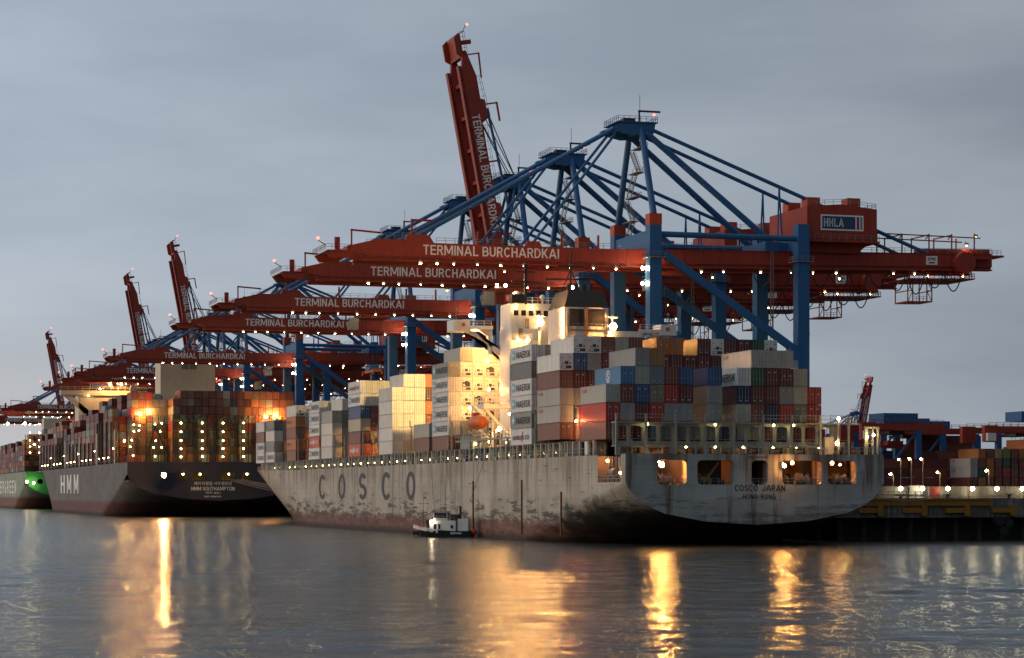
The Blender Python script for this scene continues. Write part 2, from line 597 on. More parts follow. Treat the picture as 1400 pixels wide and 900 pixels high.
# block capitals drawn as strokes of even weight along centre lines: L line, D slanted line cut level, A arc (degrees)
GLYPH = {
 'A': (.72, ['D 0 0 .34 1', 'D .72 0 .38 1', 'L .2 .27 .52 .27']), 'B': (.52, ['L 0 0 0 1', 'L 0 1 .3 1', 'L 0 .52 .32 .52', 'L 0 0 .32 0', 'A .3 .76 .2 .24 -90 90', 'A .32 .26 .22 .26 -90 90']),
 'C': (.58, ['A .31 .5 .31 .5 42 318']), 'D': (.56, ['L 0 0 0 1', 'L 0 1 .24 1', 'L 0 0 .24 0', 'A .24 .5 .32 .5 -90 90']),
 'E': (.46, ['L 0 0 0 1', 'L 0 0 .46 0', 'L 0 .52 .43 .52', 'L 0 1 .46 1']), 'F': (.44, ['L 0 0 0 1', 'L 0 .5 .4 .5', 'L 0 1 .44 1']),
 'G': (.62, ['A .31 .5 .31 .5 42 300', 'L .62 0 .62 .42', 'L .36 .42 .62 .42']), 'H': (.54, ['L 0 0 0 1', 'L .54 0 .54 1', 'L 0 .52 .54 .52']),
 'I': (0, ['L 0 0 0 1']), 'J': (.40, ['L .4 .26 .4 1', 'A .2 .26 .2 .26 180 360']), 'K': (.54, ['L 0 0 0 1', 'D .04 .36 .52 1', 'D .54 0 .2 .56']),
 'L': (.44, ['L 0 0 0 1', 'L 0 0 .44 0']), 'M': (.84, ['L 0 0 0 1', 'L .84 0 .84 1', 'D .06 1 .42 .12', 'D .78 1 .42 .12']), 'N': (.54, ['L 0 0 0 1', 'L .54 0 .54 1', 'D .02 1 .52 0']),
 'O': (.62, ['A .31 .5 .31 .5 0 360']), 'P': (.50, ['L 0 0 0 1', 'L 0 1 .28 1', 'L 0 .46 .28 .46', 'A .28 .73 .22 .27 -90 90']),
 'Q': (.62, ['A .31 .5 .31 .5 0 360', 'D .62 0 .4 .3']), 'R': (.52, ['L 0 0 0 1', 'L 0 1 .3 1', 'L 0 .5 .3 .5', 'A .3 .75 .2 .25 -90 90', 'D .52 0 .3 .48']),
 'S': (.48, ['A .24 .75 .23 .25 25 270', 'A .24 .25 .24 .25 -155 90']), 'T': (.54, ['L 0 1 .54 1', 'L .27 0 .27 1']), 'U': (.54, ['L 0 .28 0 1', 'L .54 .28 .54 1', 'A .27 .28 .27 .28 180 360']),
 'V': (.58, ['D 0 1 .29 0', 'D .58 1 .29 0']), 'W': (.84, ['D 0 1 .21 0', 'D .42 1 .21 0', 'D .42 1 .63 0', 'D .84 1 .63 0']), 'X': (.54, ['D 0 0 .54 1', 'D 0 1 .54 0']),
 'Y': (.54, ['D 0 1 .27 .42', 'D .54 1 .27 .42', 'L .27 0 .27 .42']), 'Z': (.52, ['L 0 1 .52 1', 'L 0 0 .52 0', 'D 0 0 .52 1']),
 'u': (.54, ['L 0 .28 0 .86', 'L .54 .28 .54 .86', 'A .27 .28 .27 .28 180 360', 'L .12 1.12 .16 1.12', 'L .38 1.12 .42 1.12']),
 '-': (.26, ['L 0 .42 .26 .42']), '+': (.6, ['L 0 .5 .6 .5', 'L .3 .2 .3 .8']), '/': (.4, ['D 0 0 .4 1']), ' ': (.18, []),
 '0': (.44, ['A .22 .5 .22 .5 0 360']), '1': (.1, ['L .1 0 .1 1']), '3': (.42, ['A .2 .75 .2 .25 -90 150', 'A .2 .25 .22 .25 -150 90']), '4': (.46, ['L .36 0 .36 1', 'D 0 .3 .34 1', 'L 0 .28 .46 .28']),
 '6': (.44, ['A .22 .3 .22 .3 0 360', 'A .32 .5 .32 .5 100 180']), '7': (.44, ['L 0 1 .44 1', 'D .12 0 .44 1']), '8': (.44, ['A .22 .76 .2 .24 0 360', 'A .22 .26 .22 .26 0 360']), '9': (.44, ['A .22 .7 .22 .3 0 360', 'A .12 .5 .32 .5 -80 0'])}
TEXTS = {}
def text_verts(body, bold):
    """flat lettering: (points with a hair of depth between strokes, faces, bounds)"""
    key = (body, bold)
    if key in TEXTS:
        return TEXTS[key]
    vs, fs = [], []
    if all(c in GLYPH for c in body):
        t = bold
        x = 0.0
        k = 0
        for ch in body:
            wd, strokes = GLYPH[ch]
            for s in strokes:
                k += 1
                dz = 0.0025 * (k % 4)
                p = s.split()
                q = [float(v) for v in p[1:]]
                o = len(vs)
                if p[0] == 'L':
                    xa, xb, ya, yb = min(q[0], q[2]), max(q[0], q[2]), min(q[1], q[3]), max(q[1], q[3])
                    h = t / 2
                    vs += [(x + xa - h, ya - h, dz), (x + xb + h, ya - h, dz), (x + xb + h, yb + h, dz), (x + xa - h, yb + h, dz)]
                    fs.append((o, o + 1, o + 2, o + 3))
                elif p[0] == 'D':
                    xa, ya, xb, yb = q if q[1] < q[3] else (q[2], q[3], q[0], q[1])
                    dx, dy = xb - xa, yb - ya
                    hw = t / 2 * math.hypot(dx, dy) / dy
                    e0 = t / 2 if ya < 0.05 else 0
                    e1 = t / 2 if yb > 0.95 else 0
                    xa -= dx / dy * e0 * 0.4
                    xb += dx / dy * e1 * 0.4
                    vs += [(x + xa - hw, ya - e0, dz), (x + xa + hw, ya - e0, dz), (x + xb + hw, yb + e1, dz), (x + xb - hw, yb + e1, dz)]
                    fs.append((o, o + 1, o + 2, o + 3))
                else:
                    cx, cy, rx, ry, a0, a1 = q
                    n = max(6, int(abs(a1 - a0) / 18))
                    for i in range(n + 1):
                        a = R(a0 + (a1 - a0) * i / n)
                        for sg in (-1, 1):
                            vs.append((x + cx + (rx + sg * t / 2) * math.cos(a), cy + (ry + sg * t / 2) * math.sin(a), dz))
                    for i in range(n):
                        b = o + 2 * i
                        fs.append((b, b + 1, b + 3, b + 2))
            x += wd + t + (0.13 if ch != ' ' else 0.0)
    else:
        cu = bpy.data.curves.new('t', 'FONT')
        cu.body = body
        cu.resolution_u = 2
        o = bpy.data.objects.new('t', cu)
        COL.objects.link(o)
        dg = bpy.context.evaluated_depsgraph_get()
        dg.update()
        me = bpy.data.meshes.new_from_object(o.evaluated_get(dg))
        vs = [(v.co.x, v.co.y, 0.0) for v in me.vertices]
        for p in me.polygons:
            ids = tuple(p.vertices)
            fs.append(ids[::-1] if p.normal.z < 0 else ids)
        bpy.data.objects.remove(o)
        bpy.data.meshes.remove(me)
        bpy.data.curves.remove(cu)
    xs = [v[0] for v in vs]
    ys = [v[1] for v in vs]
    TEXTS[key] = (vs, fs, (min(xs), max(xs), min(ys), max(ys)))
    return TEXTS[key]

def rrect(x0, x1, y0, y1, r, n=4):
    pts = []
    for cx, cy, a0 in ((x1 - r, y1 - r, 0), (x0 + r, y1 - r, 90), (x0 + r, y0 + r, 180), (x1 - r, y0 + r, 270)):
        for i in range(n + 1):
            a = R(a0 + 90 * i / n)
            pts.append((cx + r * math.cos(a), cy + r * math.sin(a)))
    return pts

def plate(outline, holes, thick):
    """a flat plate with real holes; local x,y in the plane; returns (verts, faces)"""
    cu = bpy.data.curves.new('p', 'CURVE')
    cu.dimensions = '2D'
    cu.fill_mode = 'BOTH'
    cu.extrude = thick / 2
    for loop in [outline] + holes:
        sp = cu.splines.new('POLY')
        sp.points.add(len(loop) - 1)
        for p, (x, y) in zip(sp.points, loop):
            p.co = (x, y, 0, 1)
        sp.use_cyclic_u = True
    o = bpy.data.objects.new('p', cu)
    COL.objects.link(o)
    dg = bpy.context.evaluated_depsgraph_get()
    dg.update()
    me = bpy.data.meshes.new_from_object(o.evaluated_get(dg))
    vs = [tuple(v.co) for v in me.vertices]
    fs = [tuple(p.vertices) for p in me.polygons]
    bpy.data.objects.remove(o)
    bpy.data.meshes.remove(me)
    bpy.data.curves.remove(cu)
    return vs, fs

def light_shield(fo, r):
    """open cowl added to block the back light of a flood: its beam goes out over the water, away from what it is fixed to"""
    h = MB()
    for i in range(10):
        a0, a1 = 2 * math.pi * i / 10, 2 * math.pi * (i + 1) / 10
        q_ = [(1.3 * r * math.cos(a), yy, 1.3 * r * math.sin(a)) for yy in (-0.25 * r, 1.2 * r) for a in (a0, a1)]
        h.add(q_ + [(0, 1.2 * r, 0)], [(0, 1, 3, 2), (2, 3, 4)])
    h.build('added_shield', DARK, fo)  # added shield, keeps the flood's light off the ship behind it
ICO = {}
def lamp(parent, loc, r, mat, name='floodlight', full=True):
    """a lamp that shines: lens glowing all round, the bulb bright below and above; every lamp of one size and kind shares a mesh"""
    key = (round(r, 3), mat.name, full)
    if key not in ICO:
        m = MB().ball((0, 0, 0), r, 8, 4)
        if full:
            ICO[key] = m.mesh(name, mat)
        else:
            e = mat.node_tree.nodes['Principled BSDF'].inputs['Emission Color'].default_value
            rim = emis('lens glow ' + mat.name, (e[0], e[1] * 0.85, e[2] * 0.7), 2.5)
            m.mi = [0 if len(f) == 3 else 1 for f in m.f]
            ICO[key] = m.mesh(name, [mat, rim])
    return link(name, ICO[key], parent, loc)

# ------------------------------------------------------------------ water, land, quay
WX0, WX1, WY0, WY1 = -20.0, 215.0, 96.0, 341.0
wm = MB()
F = 9000
for (xa, xb, ya, yb_) in ((-F, F, -600, WY0), (-F, WX0, WY0, WY1), (WX1, F, WY0, WY1), (-F, F, WY1, 12000)):
    wm.add([(xa, ya, 0), (xb, ya, 0), (xb, yb_, 0), (xa, yb_, 0)], [(0, 1, 2, 3)])
tag(wm.build('water', water_mat('river water', 0.145)), kind='structure')
# the reach in front, with real wavelets
nx_, ny_ = 440, 600
gx = np.linspace(WX0, WX1, nx_)
gy = np.linspace(WY0, WY1, ny_)
GX, GY = np.meshgrid(gx, gy)
rs = np.random.RandomState(4)
Zw = np.zeros_like(GX)
for k in range(64):
    lam = 1.9 * (10.0 / 1.9) ** rs.rand()
    th = rs.normal(1.1, 0.75)
    Zw += (lam / 6.283) * 0.0078 * rs.uniform(0.6, 1.3) * np.sin(6.283 / lam * (GX * np.cos(th) + GY * np.sin(th)) + rs.rand() * 6.283)
# calmer and rougher patches
pat = np.zeros_like(GX)
for k in range(9):
    lam = rs.uniform(30, 110)
    th = rs.rand() * 3.14
    pat += np.sin(6.283 / lam * (GX * np.cos(th) + 0.5 * GY * np.sin(th)) + rs.rand() * 6.283)
Zw *= np.clip(0.95 + 0.17 * pat, 0.35, 1.5)
edge = np.minimum(np.minimum(GX - WX0, WX1 - GX) / 12, np.minimum((GY - WY0) / 10, (WY1 - GY) / 140))
Zw *= np.clip(edge, 0, 1)
me = bpy.data.meshes.new('water_reach')
co = np.stack([GX, GY, Zw], -1).reshape(-1, 3).astype(np.float32)
idx = np.arange(nx_ * ny_).reshape(ny_, nx_)
quads = np.stack([idx[:-1, :-1], idx[:-1, 1:], idx[1:, 1:], idx[1:, :-1]], -1).reshape(-1, 4)
me.vertices.add(len(co))
me.vertices.foreach_set('co', co.ravel())
me.loops.add(quads.size)
me.loops.foreach_set('vertex_index', quads.ravel().astype(np.int32))
me.polygons.add(len(quads))
me.polygons.foreach_set('loop_start', (np.arange(len(quads)) * 4).astype(np.int32))
me.polygons.foreach_set('use_smooth', np.ones(len(quads), dtype=bool))
me.update(calc_edges=True)
me.materials.append(water_mat('river water wavelets', 0.10))
tag(link('water_reach', me), kind='structure')
CONC = concrete('quay concrete', (0.20, 0.185, 0.16))
ASPH = concrete('yard asphalt', (0.055, 0.055, 0.055))
gm = MB()
gm.add([(159, 342, 7.0), (9000, 342, 7.0), (9000, 11000, 7.0), (159, 11000, 7.0)], [(0, 1, 2, 3)])
tag(gm.build('yard_ground', ASPH), kind='structure')
Q = empty('quay_wall', (159, 342, 0), 'weathered concrete quay wall on dark piles behind the near ship', 'quay')
q = MB()
q.box(158.5, 175, 341.2, 344, 3.9, 7.15)
q.box(158.5, 320, 341.6, 344, 3.9, 7.12)
q.build('capping_beam', CONC, Q, world=True)
q = MB().box(158.5, 161, 344, 2600, 3.9, 7.1)
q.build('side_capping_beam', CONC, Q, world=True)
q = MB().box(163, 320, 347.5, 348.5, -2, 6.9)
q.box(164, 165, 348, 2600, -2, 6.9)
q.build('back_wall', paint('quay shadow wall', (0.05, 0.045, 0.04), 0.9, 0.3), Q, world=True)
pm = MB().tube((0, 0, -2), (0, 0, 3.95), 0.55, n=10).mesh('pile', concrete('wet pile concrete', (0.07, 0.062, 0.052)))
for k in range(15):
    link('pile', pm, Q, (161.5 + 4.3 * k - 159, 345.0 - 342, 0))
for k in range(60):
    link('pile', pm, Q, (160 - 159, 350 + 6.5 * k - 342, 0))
# yellow walkway beam fixed to the quay face
yb = MB().box(159, 187.5, 340.85, 341.15, 5.9, 6.85)
yb.box(159, 187.5, 340.6, 341.15, 6.85, 7.0)
for k in range(10):
    yb.box(160 + 3 * k, 160.2 + 3 * k, 340.75, 341.15, 5.85, 6.9)
yb.build('yellow_beam', YELLOW, Q, world=True)
for k, x in enumerate((163, 171, 179, 187.6, 196)):
    f = MB().box(x, x + 4.2, 340.7, 341.5, 4.7, 5.5)
    f.box(x + 3.4, x + 4.4, 340.6, 341.5, 4.2, 5.9)
    f.build('fender_frame', YELLOW, Q, world=True)
fe = MB()
for (x, z) in ((188.6, 3.2), (190.3, 3.0), (189.4, 1.6)):
    fe.tube((x, 340.0, z), (x, 341.4, z), 0.85, n=12)
fe.build('rubber_fender', BLACKR, Q, world=True)
rl = MB().rail([(159, 342.6, 7.1), (176, 342.6, 7.1)], step=1.6, r=0.06)
rl.build('railing', STEEL, Q, world=True)
bm_ = MB()
for x in (171.5, 180.2, 191.7, 203):
    bm_.tube((x, 342.6, 7.1), (x, 342.6, 7.7), 0.28, n=8).box(x - 0.5, x + 0.5, 342.2, 343, 7.65, 7.85)
bm_.build('bollard', DARK, Q, world=True)
# low flood barrier with bulkhead lamps
BW = empty('barrier_wall', (169, 352, 7), 'low grey concrete barrier with a row of glaring lamps on the quay', 'wall')
b = MB()
for k in range(17):
    b.box(168 + 3.5 * k, 168 + 3.5 * k + 3.44, 351.6, 352.2, 7.0, 9.15)
b.build('wall_body', concrete('barrier concrete', (0.15, 0.145, 0.135)), BW, world=True)
b = MB().box(177.6, 180.0, 351.2, 351.5, 7.05, 9.3).box(181.1, 181.3, 351.2, 351.5, 7.0, 9.1)
b.build('pale_panel', STEEL, BW, world=True)
b = MB().box(181.3, 183.2, 351.1, 351.5, 7.05, 9.0)
b.build('red_cabinet', paint('cabinet red', (0.20, 0.02, 0.018), 0.5, 0.3), BW, world=True)
for x in (175.2, 179.3, 184.1, 188.8, 193.5, 198.4):
    MB().beam((x, 351.7, 9.0), (x, 350.2, 9.05), 0.12).build('lamp_bracket', STEEL, BW, world=True)
    lamp(BW, (x - 169, 349.9 - 352, 8.75 - 7), 0.36, E_WHITE, 'lamp', True)

# street lamps over the yard
def pole(x, y, h, label, tall):
    p = empty('street_lamp', (x, y, 7), label, 'street lamp', 'lamp posts in the yard')
    MB().tube((0, 0, 0), (0, 0, h), 0.14, 0.09, 7).beam((0, 0, h), (-0.9, -0.5, h + 0.1), 0.12).build('pole', STEEL, p)
    lamp(p, (-0.9, -0.5, h - 0.05), 0.26, E_STREET, 'lamp')
pole(280.4, 560, 10.2, 'tall thin street lamp nearest the ship, behind the barrier', 1)
pole(283.6, 560, 10.4, 'tall thin street lamp, middle of the three close together', 1)
pole(287.1, 560, 10.4, 'tall thin street lamp, farthest from the ship of the three close together', 1)
pole(226.0, 455, 5.2, 'short street lamp just past the end of the ship stern', 0)
pole(241.1, 462, 5.7, 'short street lamp in front of the stacked white containers', 0)
pole(256.7, 468, 6.2, 'short street lamp in front of the orange and green containers', 0)

# ------------------------------------------------------------------ gantry cranes
BOOM_L = 64.5
def girder_side(m, ly, y_w, pts):
    m.prism(pts, ly - y_w / 2, ly + y_w / 2)

def make_crane(raised, spreader_x=8.0, drop=14.0):
    root = empty('gantry_crane', (0, 0, 0), 'x', 'gantry crane', 'gantry cranes along the quay')
    # ---- portal
    def leg(x, y, top, cap):
        m = MB().box(x - 1.3, x + 1.3, y - 1.3, y + 1.3, 2.2, top)
        for zz in (18, 34, 47.5):
            m.box(x - 1.36, x + 1.36, y - 1.36, y + 1.36, zz, zz + 0.25)
        lg = m.build('leg', BLUE, root)
        if cap:
            MB().box(x - 1.34, x + 1.34, y - 1.34, y + 1.34, top, top + 2.3).build('leg_cap', CAP, lg)
        b_ = MB()
        b_.box(x - 0.9, x + 0.9, y - 4.2, y + 4.2, 1.0, 2.2)
        for k in range(8):
            yy = y - 3.7 + k * 1.05
            b_.tube((x - 0.3, yy, 0.35), (x + 0.3, yy, 0.35), 0.42, n=10)
        b_.build('bogie', RED, root)
        pl = MB().box(x - 2.0, x + 2.0, y - 2.0, y - 1.3, 49.2, 49.35).box(x - 2.0, x - 1.3, y - 1.3, y + 2.0, 49.2, 49.35)
        pl.box(x + 1.3, x + 2.0, y - 1.3, y + 2.0, 49.2, 49.35)
        pl.rail([(x - 1.95, y - 1.95, 49.3), (x + 1.95, y - 1.95, 49.3), (x + 1.95, y + 1.95, 49.3)], step=1.3)
        pl.rail([(x - 1.95, y + 1.95, 49.3), (x - 1.95, y - 1.95, 49.3)], step=1.3)
        pl.build('leg_platform', STEEL, lg)
    for y in (-11, 11):
        leg(0, y, 56, True)
        leg(33.2, y, 57.2, False)
        MB().box(-0.9 + 2.3, 30.9 + 0.9, y - 0.9, y + 0.9, 9, 11.6).build('sill_beam', BLUE, root)
        MB().tube((1.3, y, 54.2), (31.9, y, 54.2), 0.62, n=10).build('upper_tie', BLUE, root, smooth=False)
        MB().beam((1.0, y, 51.0), (32.2, y, 30.5), 1.25, 1.5).box(30.2, 32.5, y - 1.2, y + 1.2, 28.8, 31.6).build('diagonal_brace', BLUE, root)
    for x, z0, z1 in ((0, 51.6, 55.0), (33.2, 52.0, 54.8)):
        m = MB()
        poly = [(-9.69, z0 - 0.9), (-7.5, z0), (7.5, z0), (9.69, z0 - 0.9), (9.69, z1), (-9.69, z1)]
        m.prismx(poly, x - 1.0, x + 1.0)
        m.build('cross_beam', BLUE, root)
    MB().box(27, 30.5, -6.3, 6.3, 52.0, 54.0).box(30.5, 32.1, -6, -4.5, 52.2, 53.8).box(30.5, 32.1, 4.5, 6, 52.2, 53.8).build('stay_beam', BLUE, root)
    # ---- mast
    for s in (-1, 1):
        MB().tube((0, s * 11, 58.3), (0, s * 3.6, 77.2), 0.72, 0.66, 10).build('mast_leg', BLUE, root)
    hd = MB()
    for s in (-1, 1):
        hd.prism([(2.6, 76.0), (3.0, 78.2), (-4.5, 78.2), (-6.6, 77.2), (-6.6, 76.6), (-2.0, 75.6)], s * 3.6 - 0.55, s * 3.6 + 0.55)
    hd.box(-1.0, 1.0, -3.0, 3.0, 76.3, 77.9)
    hd.box(-5.9, -4.6, -3.0, 3.0, 76.7, 77.5)
    hd.box(-5.5, 3.4, -4.6, 4.6, 78.2, 78.4)
    hd.build('mast_head', BLUE, root)
    m = MB().rail([(-5.4, -4.5, 78.4), (3.3, -4.5, 78.4), (3.3, 4.5, 78.4), (-5.4, 4.5, 78.4), (-5.4, -4.5, 78.4)], step=1.2)
    m.beam((0.5, -1, 78.4), (0.5, -1, 81.2), 0.3).beam((0.3, -1, 81.2), (5.2, -1, 81.2), 0.45, 0.35).tube((1.0, 0, 78.4), (1.0, 0, 84.8), 0.06, n=5)
    m.box(-3.0, -0.5, -1.2, 1.2, 78.4, 79.6)
    m.build('mast_head_rail', DARK, root)
    lamp(root, (2.6, -4.3, 80.0), 0.27, E_RED, 'beacon')
    # zigzag stairs between the mast legs
    st = MB()
    lv = [53.5, 58.5, 63.5, 68.5, 73.5]
    for k, z in enumerate(lv):
        hw = 11 - (z - 58.3) * 7.4 / 18.9 if z > 58 else 11
        y0 = min(hw, 10.5) - 3.0
        st.box(0.4, 2.2, y0 - 3.6, y0 + 1.6, z, z + 0.15)
        st.rail([(0.4, y0 - 3.6, z), (2.2, y0 - 3.6, z), (2.2, y0 + 1.6, z)], step=1.2)
        if k < len(lv) - 1:
            a, b2 = (y0 - 3.4, y0 + 1.0) if k % 2 else (y0 + 1.0, y0 - 3.4)
            for xx in (0.5, 1.4):
                st.beam((xx, a, z + 0.1), (xx, b2, z + 5.0), 0.12, 0.3)
                st.beam((xx, a, z + 1.2), (xx, b2, z + 6.1), 0.07)
            for i in range(12):
                t = i / 12
                st.box(0.5, 1.4, a + (b2 - a) * t - 0.13, a + (b2 - a) * t + 0.13, z + 0.1 + 4.9 * t, z + 0.18 + 4.9 * t)
    st.build('stairway', STEEL, root)
    # ladder on the landside frame
    ld = MB()
    for s in (-0.3, 0.3):
        ld.beam((28.4 + s, -6.6, 30), (28.4 + s, -6.6, 52), 0.1)
    for k in range(40):
        ld.beam((28.1, -6.6, 30.2 + 0.55 * k), (28.7, -6.6, 30.2 + 0.55 * k), 0.07)
    ld.build('ladder', STEEL, root)
    # ---- stays
    for s in (-1, 1):
        MB().tube((0.6, s * 3.6, 77.6), (66, s * 5, 52.6), 0.42, n=8).build('backstay', BLUE, root)
        MB().tube((0.6, s * 4.1, 76.4), (28.7, s * 5.3, 54), 0.66, n=10).build('rear_stay', BLUE, root)
        for x in (31,):
            zt = 77.6 - 25 * (x - 0.6) / 65.4
            MB().beam((x, s * 4.4, zt), (x - 0.6, s * 4.7, 52), 0.28).beam((x, s * 4.4, zt), (x + 0.6, s * 4.9, 52), 0.28).build('stay_strut', BLUE, root)
    # ---- girder over the portal and yard
    for s in (-1, 1):
        g = MB()
        g.box(-4, 81, s * 5 - 0.7, s * 5 + 0.7, 48.5, 51.3)
        g.box(-4, 81, s * 5 - 0.95, s * 5 + 0.95, 47.7, 47.95)
        g.box(-4, 81, s * 5 - 0.25, s * 5 + 0.25, 47.95, 48.5)
        for k in range(21):
            g.box(-3.2 + 4 * k, -3.0 + 4 * k, s * 5 - 0.78, s * 5 + 0.78, 48.55, 51.25)
        g.box(-4, 81, s * 5 - 0.9, s * 5 + 0.9, 51.3, 51.45)
        gi = g.tilt().build('main_girder', RED, root)
        rl = MB().rail([(-3, s * 5.6, 51.4), (81, s * 5.6, 51.4)], step=2.6)
        rl.tilt().build('girder_rail', STEEL, gi)
        if s < 0:
            sg = MB().box(65, 67.7, -5.83, -5.75, 48.9, 50.8)
            sgo = sg.tilt().build('maker_plate', LETTER, gi)
    t = MB().text('ZPMC', (66.35, -5.86, 50.15), (1, 0, 0), (0, 0, 1), 2.2, 0.75, 0.2).box(65.6, 67.1, -5.85, -5.84, 49.2, 49.5)
    t.tilt().build('plate_lettering', DARK, root)
    ct = MB()
    for x in (8, 24, 40, 52, 64, 74, 80.4):
        ct.box(x - 0.5, x + 0.5, -4.3, 4.3, 49.0, 50.8)
    ct.tilt().build('girder_tie', RED, root)
    # ---- machine house
    hs = MB().prism([(35, 54.3), (51.2, 54.3), (51.2, 61.2), (43, 62.0), (35, 61.4)], -10, 10)
    hs.box(34.6, 51.6, -10.6, 10.6, 53.9, 54.3)
    hs.prism([(36, 52.0), (48, 52.0), (50.5, 53.9), (35, 53.9)], -7, 7)
    ho = hs.build('machine_house', RED, root)
    sb = MB().box(38.1, 48.0, -10.12, -10.02, 56.4, 59.7)
    sb.build('sign_board', LETTER, ho)
    sb = MB().box(38.4, 46.1, -10.15, -10.13, 56.7, 59.4)
    sb.build('sign_panel', paint('sign navy', (0.03, 0.065, 0.15), 0.4, 0.1), ho)
    sb = MB().box(46.4, 47.0, -10.15, -10.13, 56.7, 59.4)
    sb.build('sign_stripe', RED, ho)
    sb = MB().box(47.3, 47.65, -10.15, -10.13, 56.7, 59.4)
    sb.build('sign_stripe', paint('stripe grey green', (0.12, 0.16, 0.15), 0.5, 0.1), ho)
    sb = MB().text('HHLA', (41.1, -10.17, 58.05), (1, 0, 0), (0, 0, 1), 4.6, 1.75, 0.2)
    sb.build('sign_lettering', LETTER, ho)
    sb = MB().text('HHLA', (41.1, -10.19, 58.05), (1, 0, 0), (0, 0, 1), 4.34, 1.54, 0.06)
    sb.build('sign_lettering_core', MATS['sign navy'], ho)
    for (x, y) in ((37, -4), (46, -5), (36.8, 5.5)):
        v = MB().box(x, x + 3.0, y - 1.5, y + 1.5, 61.3, 63.9).box(x + 0.2, x + 2.8, y - 1.6, y - 1.5, 62.6, 63.6)
        v.build('roof_vent', CAP, ho)
    r_ = MB().rail([(35.2, -9.9, 61.4), (43, -9.9, 62), (51, -9.9, 61.2), (51, 9.9, 61.2)], step=1.8)
    r_.rail([(34.7, 10.5, 54.3), (34.7, -10.5, 54.3), (51.5, -10.5, 54.3)], step=1.8)
    r_.build('house_rail', STEEL, ho)
    # ---- rear end: service frames, platform, cage, festoon
    fr = MB()
    for s in (-1, 1):
        for x in (54, 60, 66.5, 72, 77.5):
            fr.beam((x, s * 4.2, 51.4), (x, s * 4.2, 55.8), 0.24)
        fr.beam((54, s * 4.2, 55.8), (79, s * 4.2, 55.0), 0.24)
    for x in (54, 60, 66.5, 72):
        fr.beam((x, -4.2, 55.6), (x, 4.2, 55.6), 0.24)
        fr.beam((x, -4.2, 55.6), (x + 3.5, 4.2, 55.6), 0.2)
    fr.tilt().build('service_frame', RED, root)
    pf = MB().box(60.5, 76.5, -6.4, 6.4, 45.7, 45.95)
    pf.rail([(60.6, -6.3, 45.9), (76.4, -6.3, 45.9), (76.4, 6.3, 45.9)], step=1.2, r=0.06)
    for x in (61, 66, 71, 76):
        for y in (-6, 6):
            pf.beam((x, y, 45.9), (x, y * 0.9, 47.8), 0.18)
    pf.box(72, 80, -7.6, -5.9, 50.0, 50.2).box(66, 82.5, -2, 2, 51.5, 52.8)
    pf.rail([(79, -2.5, 51.4), (85, -2.5, 51.4)], step=1.0)
    pf.box(80, 85.5, -3, 3, 51.0, 51.4)
    pf.tilt().build('service_platform', RED, root)
    dr = MB()
    dr.tube((73.5, -8.0, 49.2), (73.5, -5.9, 49.2), 2.4, n=16)
    dr.tilt().build('cable_reel', RED, root)
    cg = MB()
    for (x, y) in ((62.0, -3), (63.2, -3), (66.6, -3), (67.8, -3), (62.0, 3), (67.8, 3)):
        cg.beam((x, y, 41.2), (x, y, 45.8), 0.2)
    for z in (41.2, 43.5):
        for x in (62.0, 67.8):
            cg.beam((x, -3, z), (x, 3, z), 0.2)
        cg.beam((62.0, -3, z), (63.2, -3, z), 0.18).beam((66.6, -3, z), (67.8, -3, z), 0.18)
    cg.box(61.9, 67.9, -3.1, 3.1, 41.0, 41.25)
    for k in range(2):
        z = 41.2 + 2.3 * k
        cg.beam((62.0, -3, z), (63.2, -3, z + 2.3), 0.13).beam((67.8, -3, z), (66.6, -3, z + 2.3), 0.13)
    cg.rail([(63.2, -3, 41.2), (66.6, -3, 41.2)], step=0.8)
    cg.tilt().build('hanging_cage', paint('cage orange', (0.42, 0.10, 0.03), 0.5, 0.2), root)
    for k in range(11):
        x0 = 24 + 4.5 * k
        pts = []
        sag = 3.6 + (k % 3) * 0.7
        for i in range(9):
            u = i / 8
            pts.append((x0 + 4.5 * u, -6.3, 47.4 - sag * (1 - (2 * u - 1) ** 2)))
        MB().path(pts, 0.14, 5).tilt().build('festoon_cable', BLACKR, root)
    # ---- boom (lowered along -x, or raised about its hinge)
    H = Vector((-4, 0, 50))
    if raised:
        M = Matrix.Translation(H) @ Matrix.Rotation(R(79.7), 4, 'Y') @ Matrix.Translation(-H)
    else:
        M = Matrix.Identity(4)
    side = [(-4.05, 48.5), (-59, 48.5), (-63.5, 49.4), (-63.5, 50.3), (-57, 51.9), (-51.5, 51.9), (-51, 53.0), (-46.5, 53.0), (-45.5, 51.4), (-26, 51.4), (-25.5, 52.4), (-23, 52.4), (-22.5, 51.4), (-4.05, 51.4)]
    boomroot = None
    for s in (-1, 1):
        g = MB()
        g.prism(side, s * 5 - 0.6, s * 5 + 0.6)
        g.box(-60, -4.05, s * 5 - 0.9, s * 5 + 0.9, 47.6, 47.85)
        g.box(-60, -4.05, s * 5 - 0.25, s * 5 + 0.25, 47.85, 48.5)
        for k in range(14):
            g.box(-57 + 4 * k, -56.85 + 4 * k, s * 5 - 0.85, s * 5 - 0.6, 47.85, 48.5)
        gi = g.xform(M).build('boom_girder', RED, root)
        rl = MB().rail([(-57, s * 5.4, 51.9), (-47, s * 5.4, 52.6)], step=1.6).rail([(-45, s * 5.4, 51.4), (-5, s * 5.4, 51.4)], step=2.0)
        rl.xform(M).build('boom_rail', STEEL, gi)
        tx = MB()
        if s < 0:
            tx.text('TERMINAL BURCHARDKAI', (-33.3, -5.64, 50.0), (1, 0, 0), (0, 0, 1), 29.0, 2.0, 0.17)
        else:
            tx.text('TERMINAL BURCHARDKAI', (-33.3, 5.64, 50.0), (-1, 0, 0), (0, 0, 1), 29.0, 2.0, 0.17)
        tx.xform(M).build('boom_lettering', LETTER, gi)
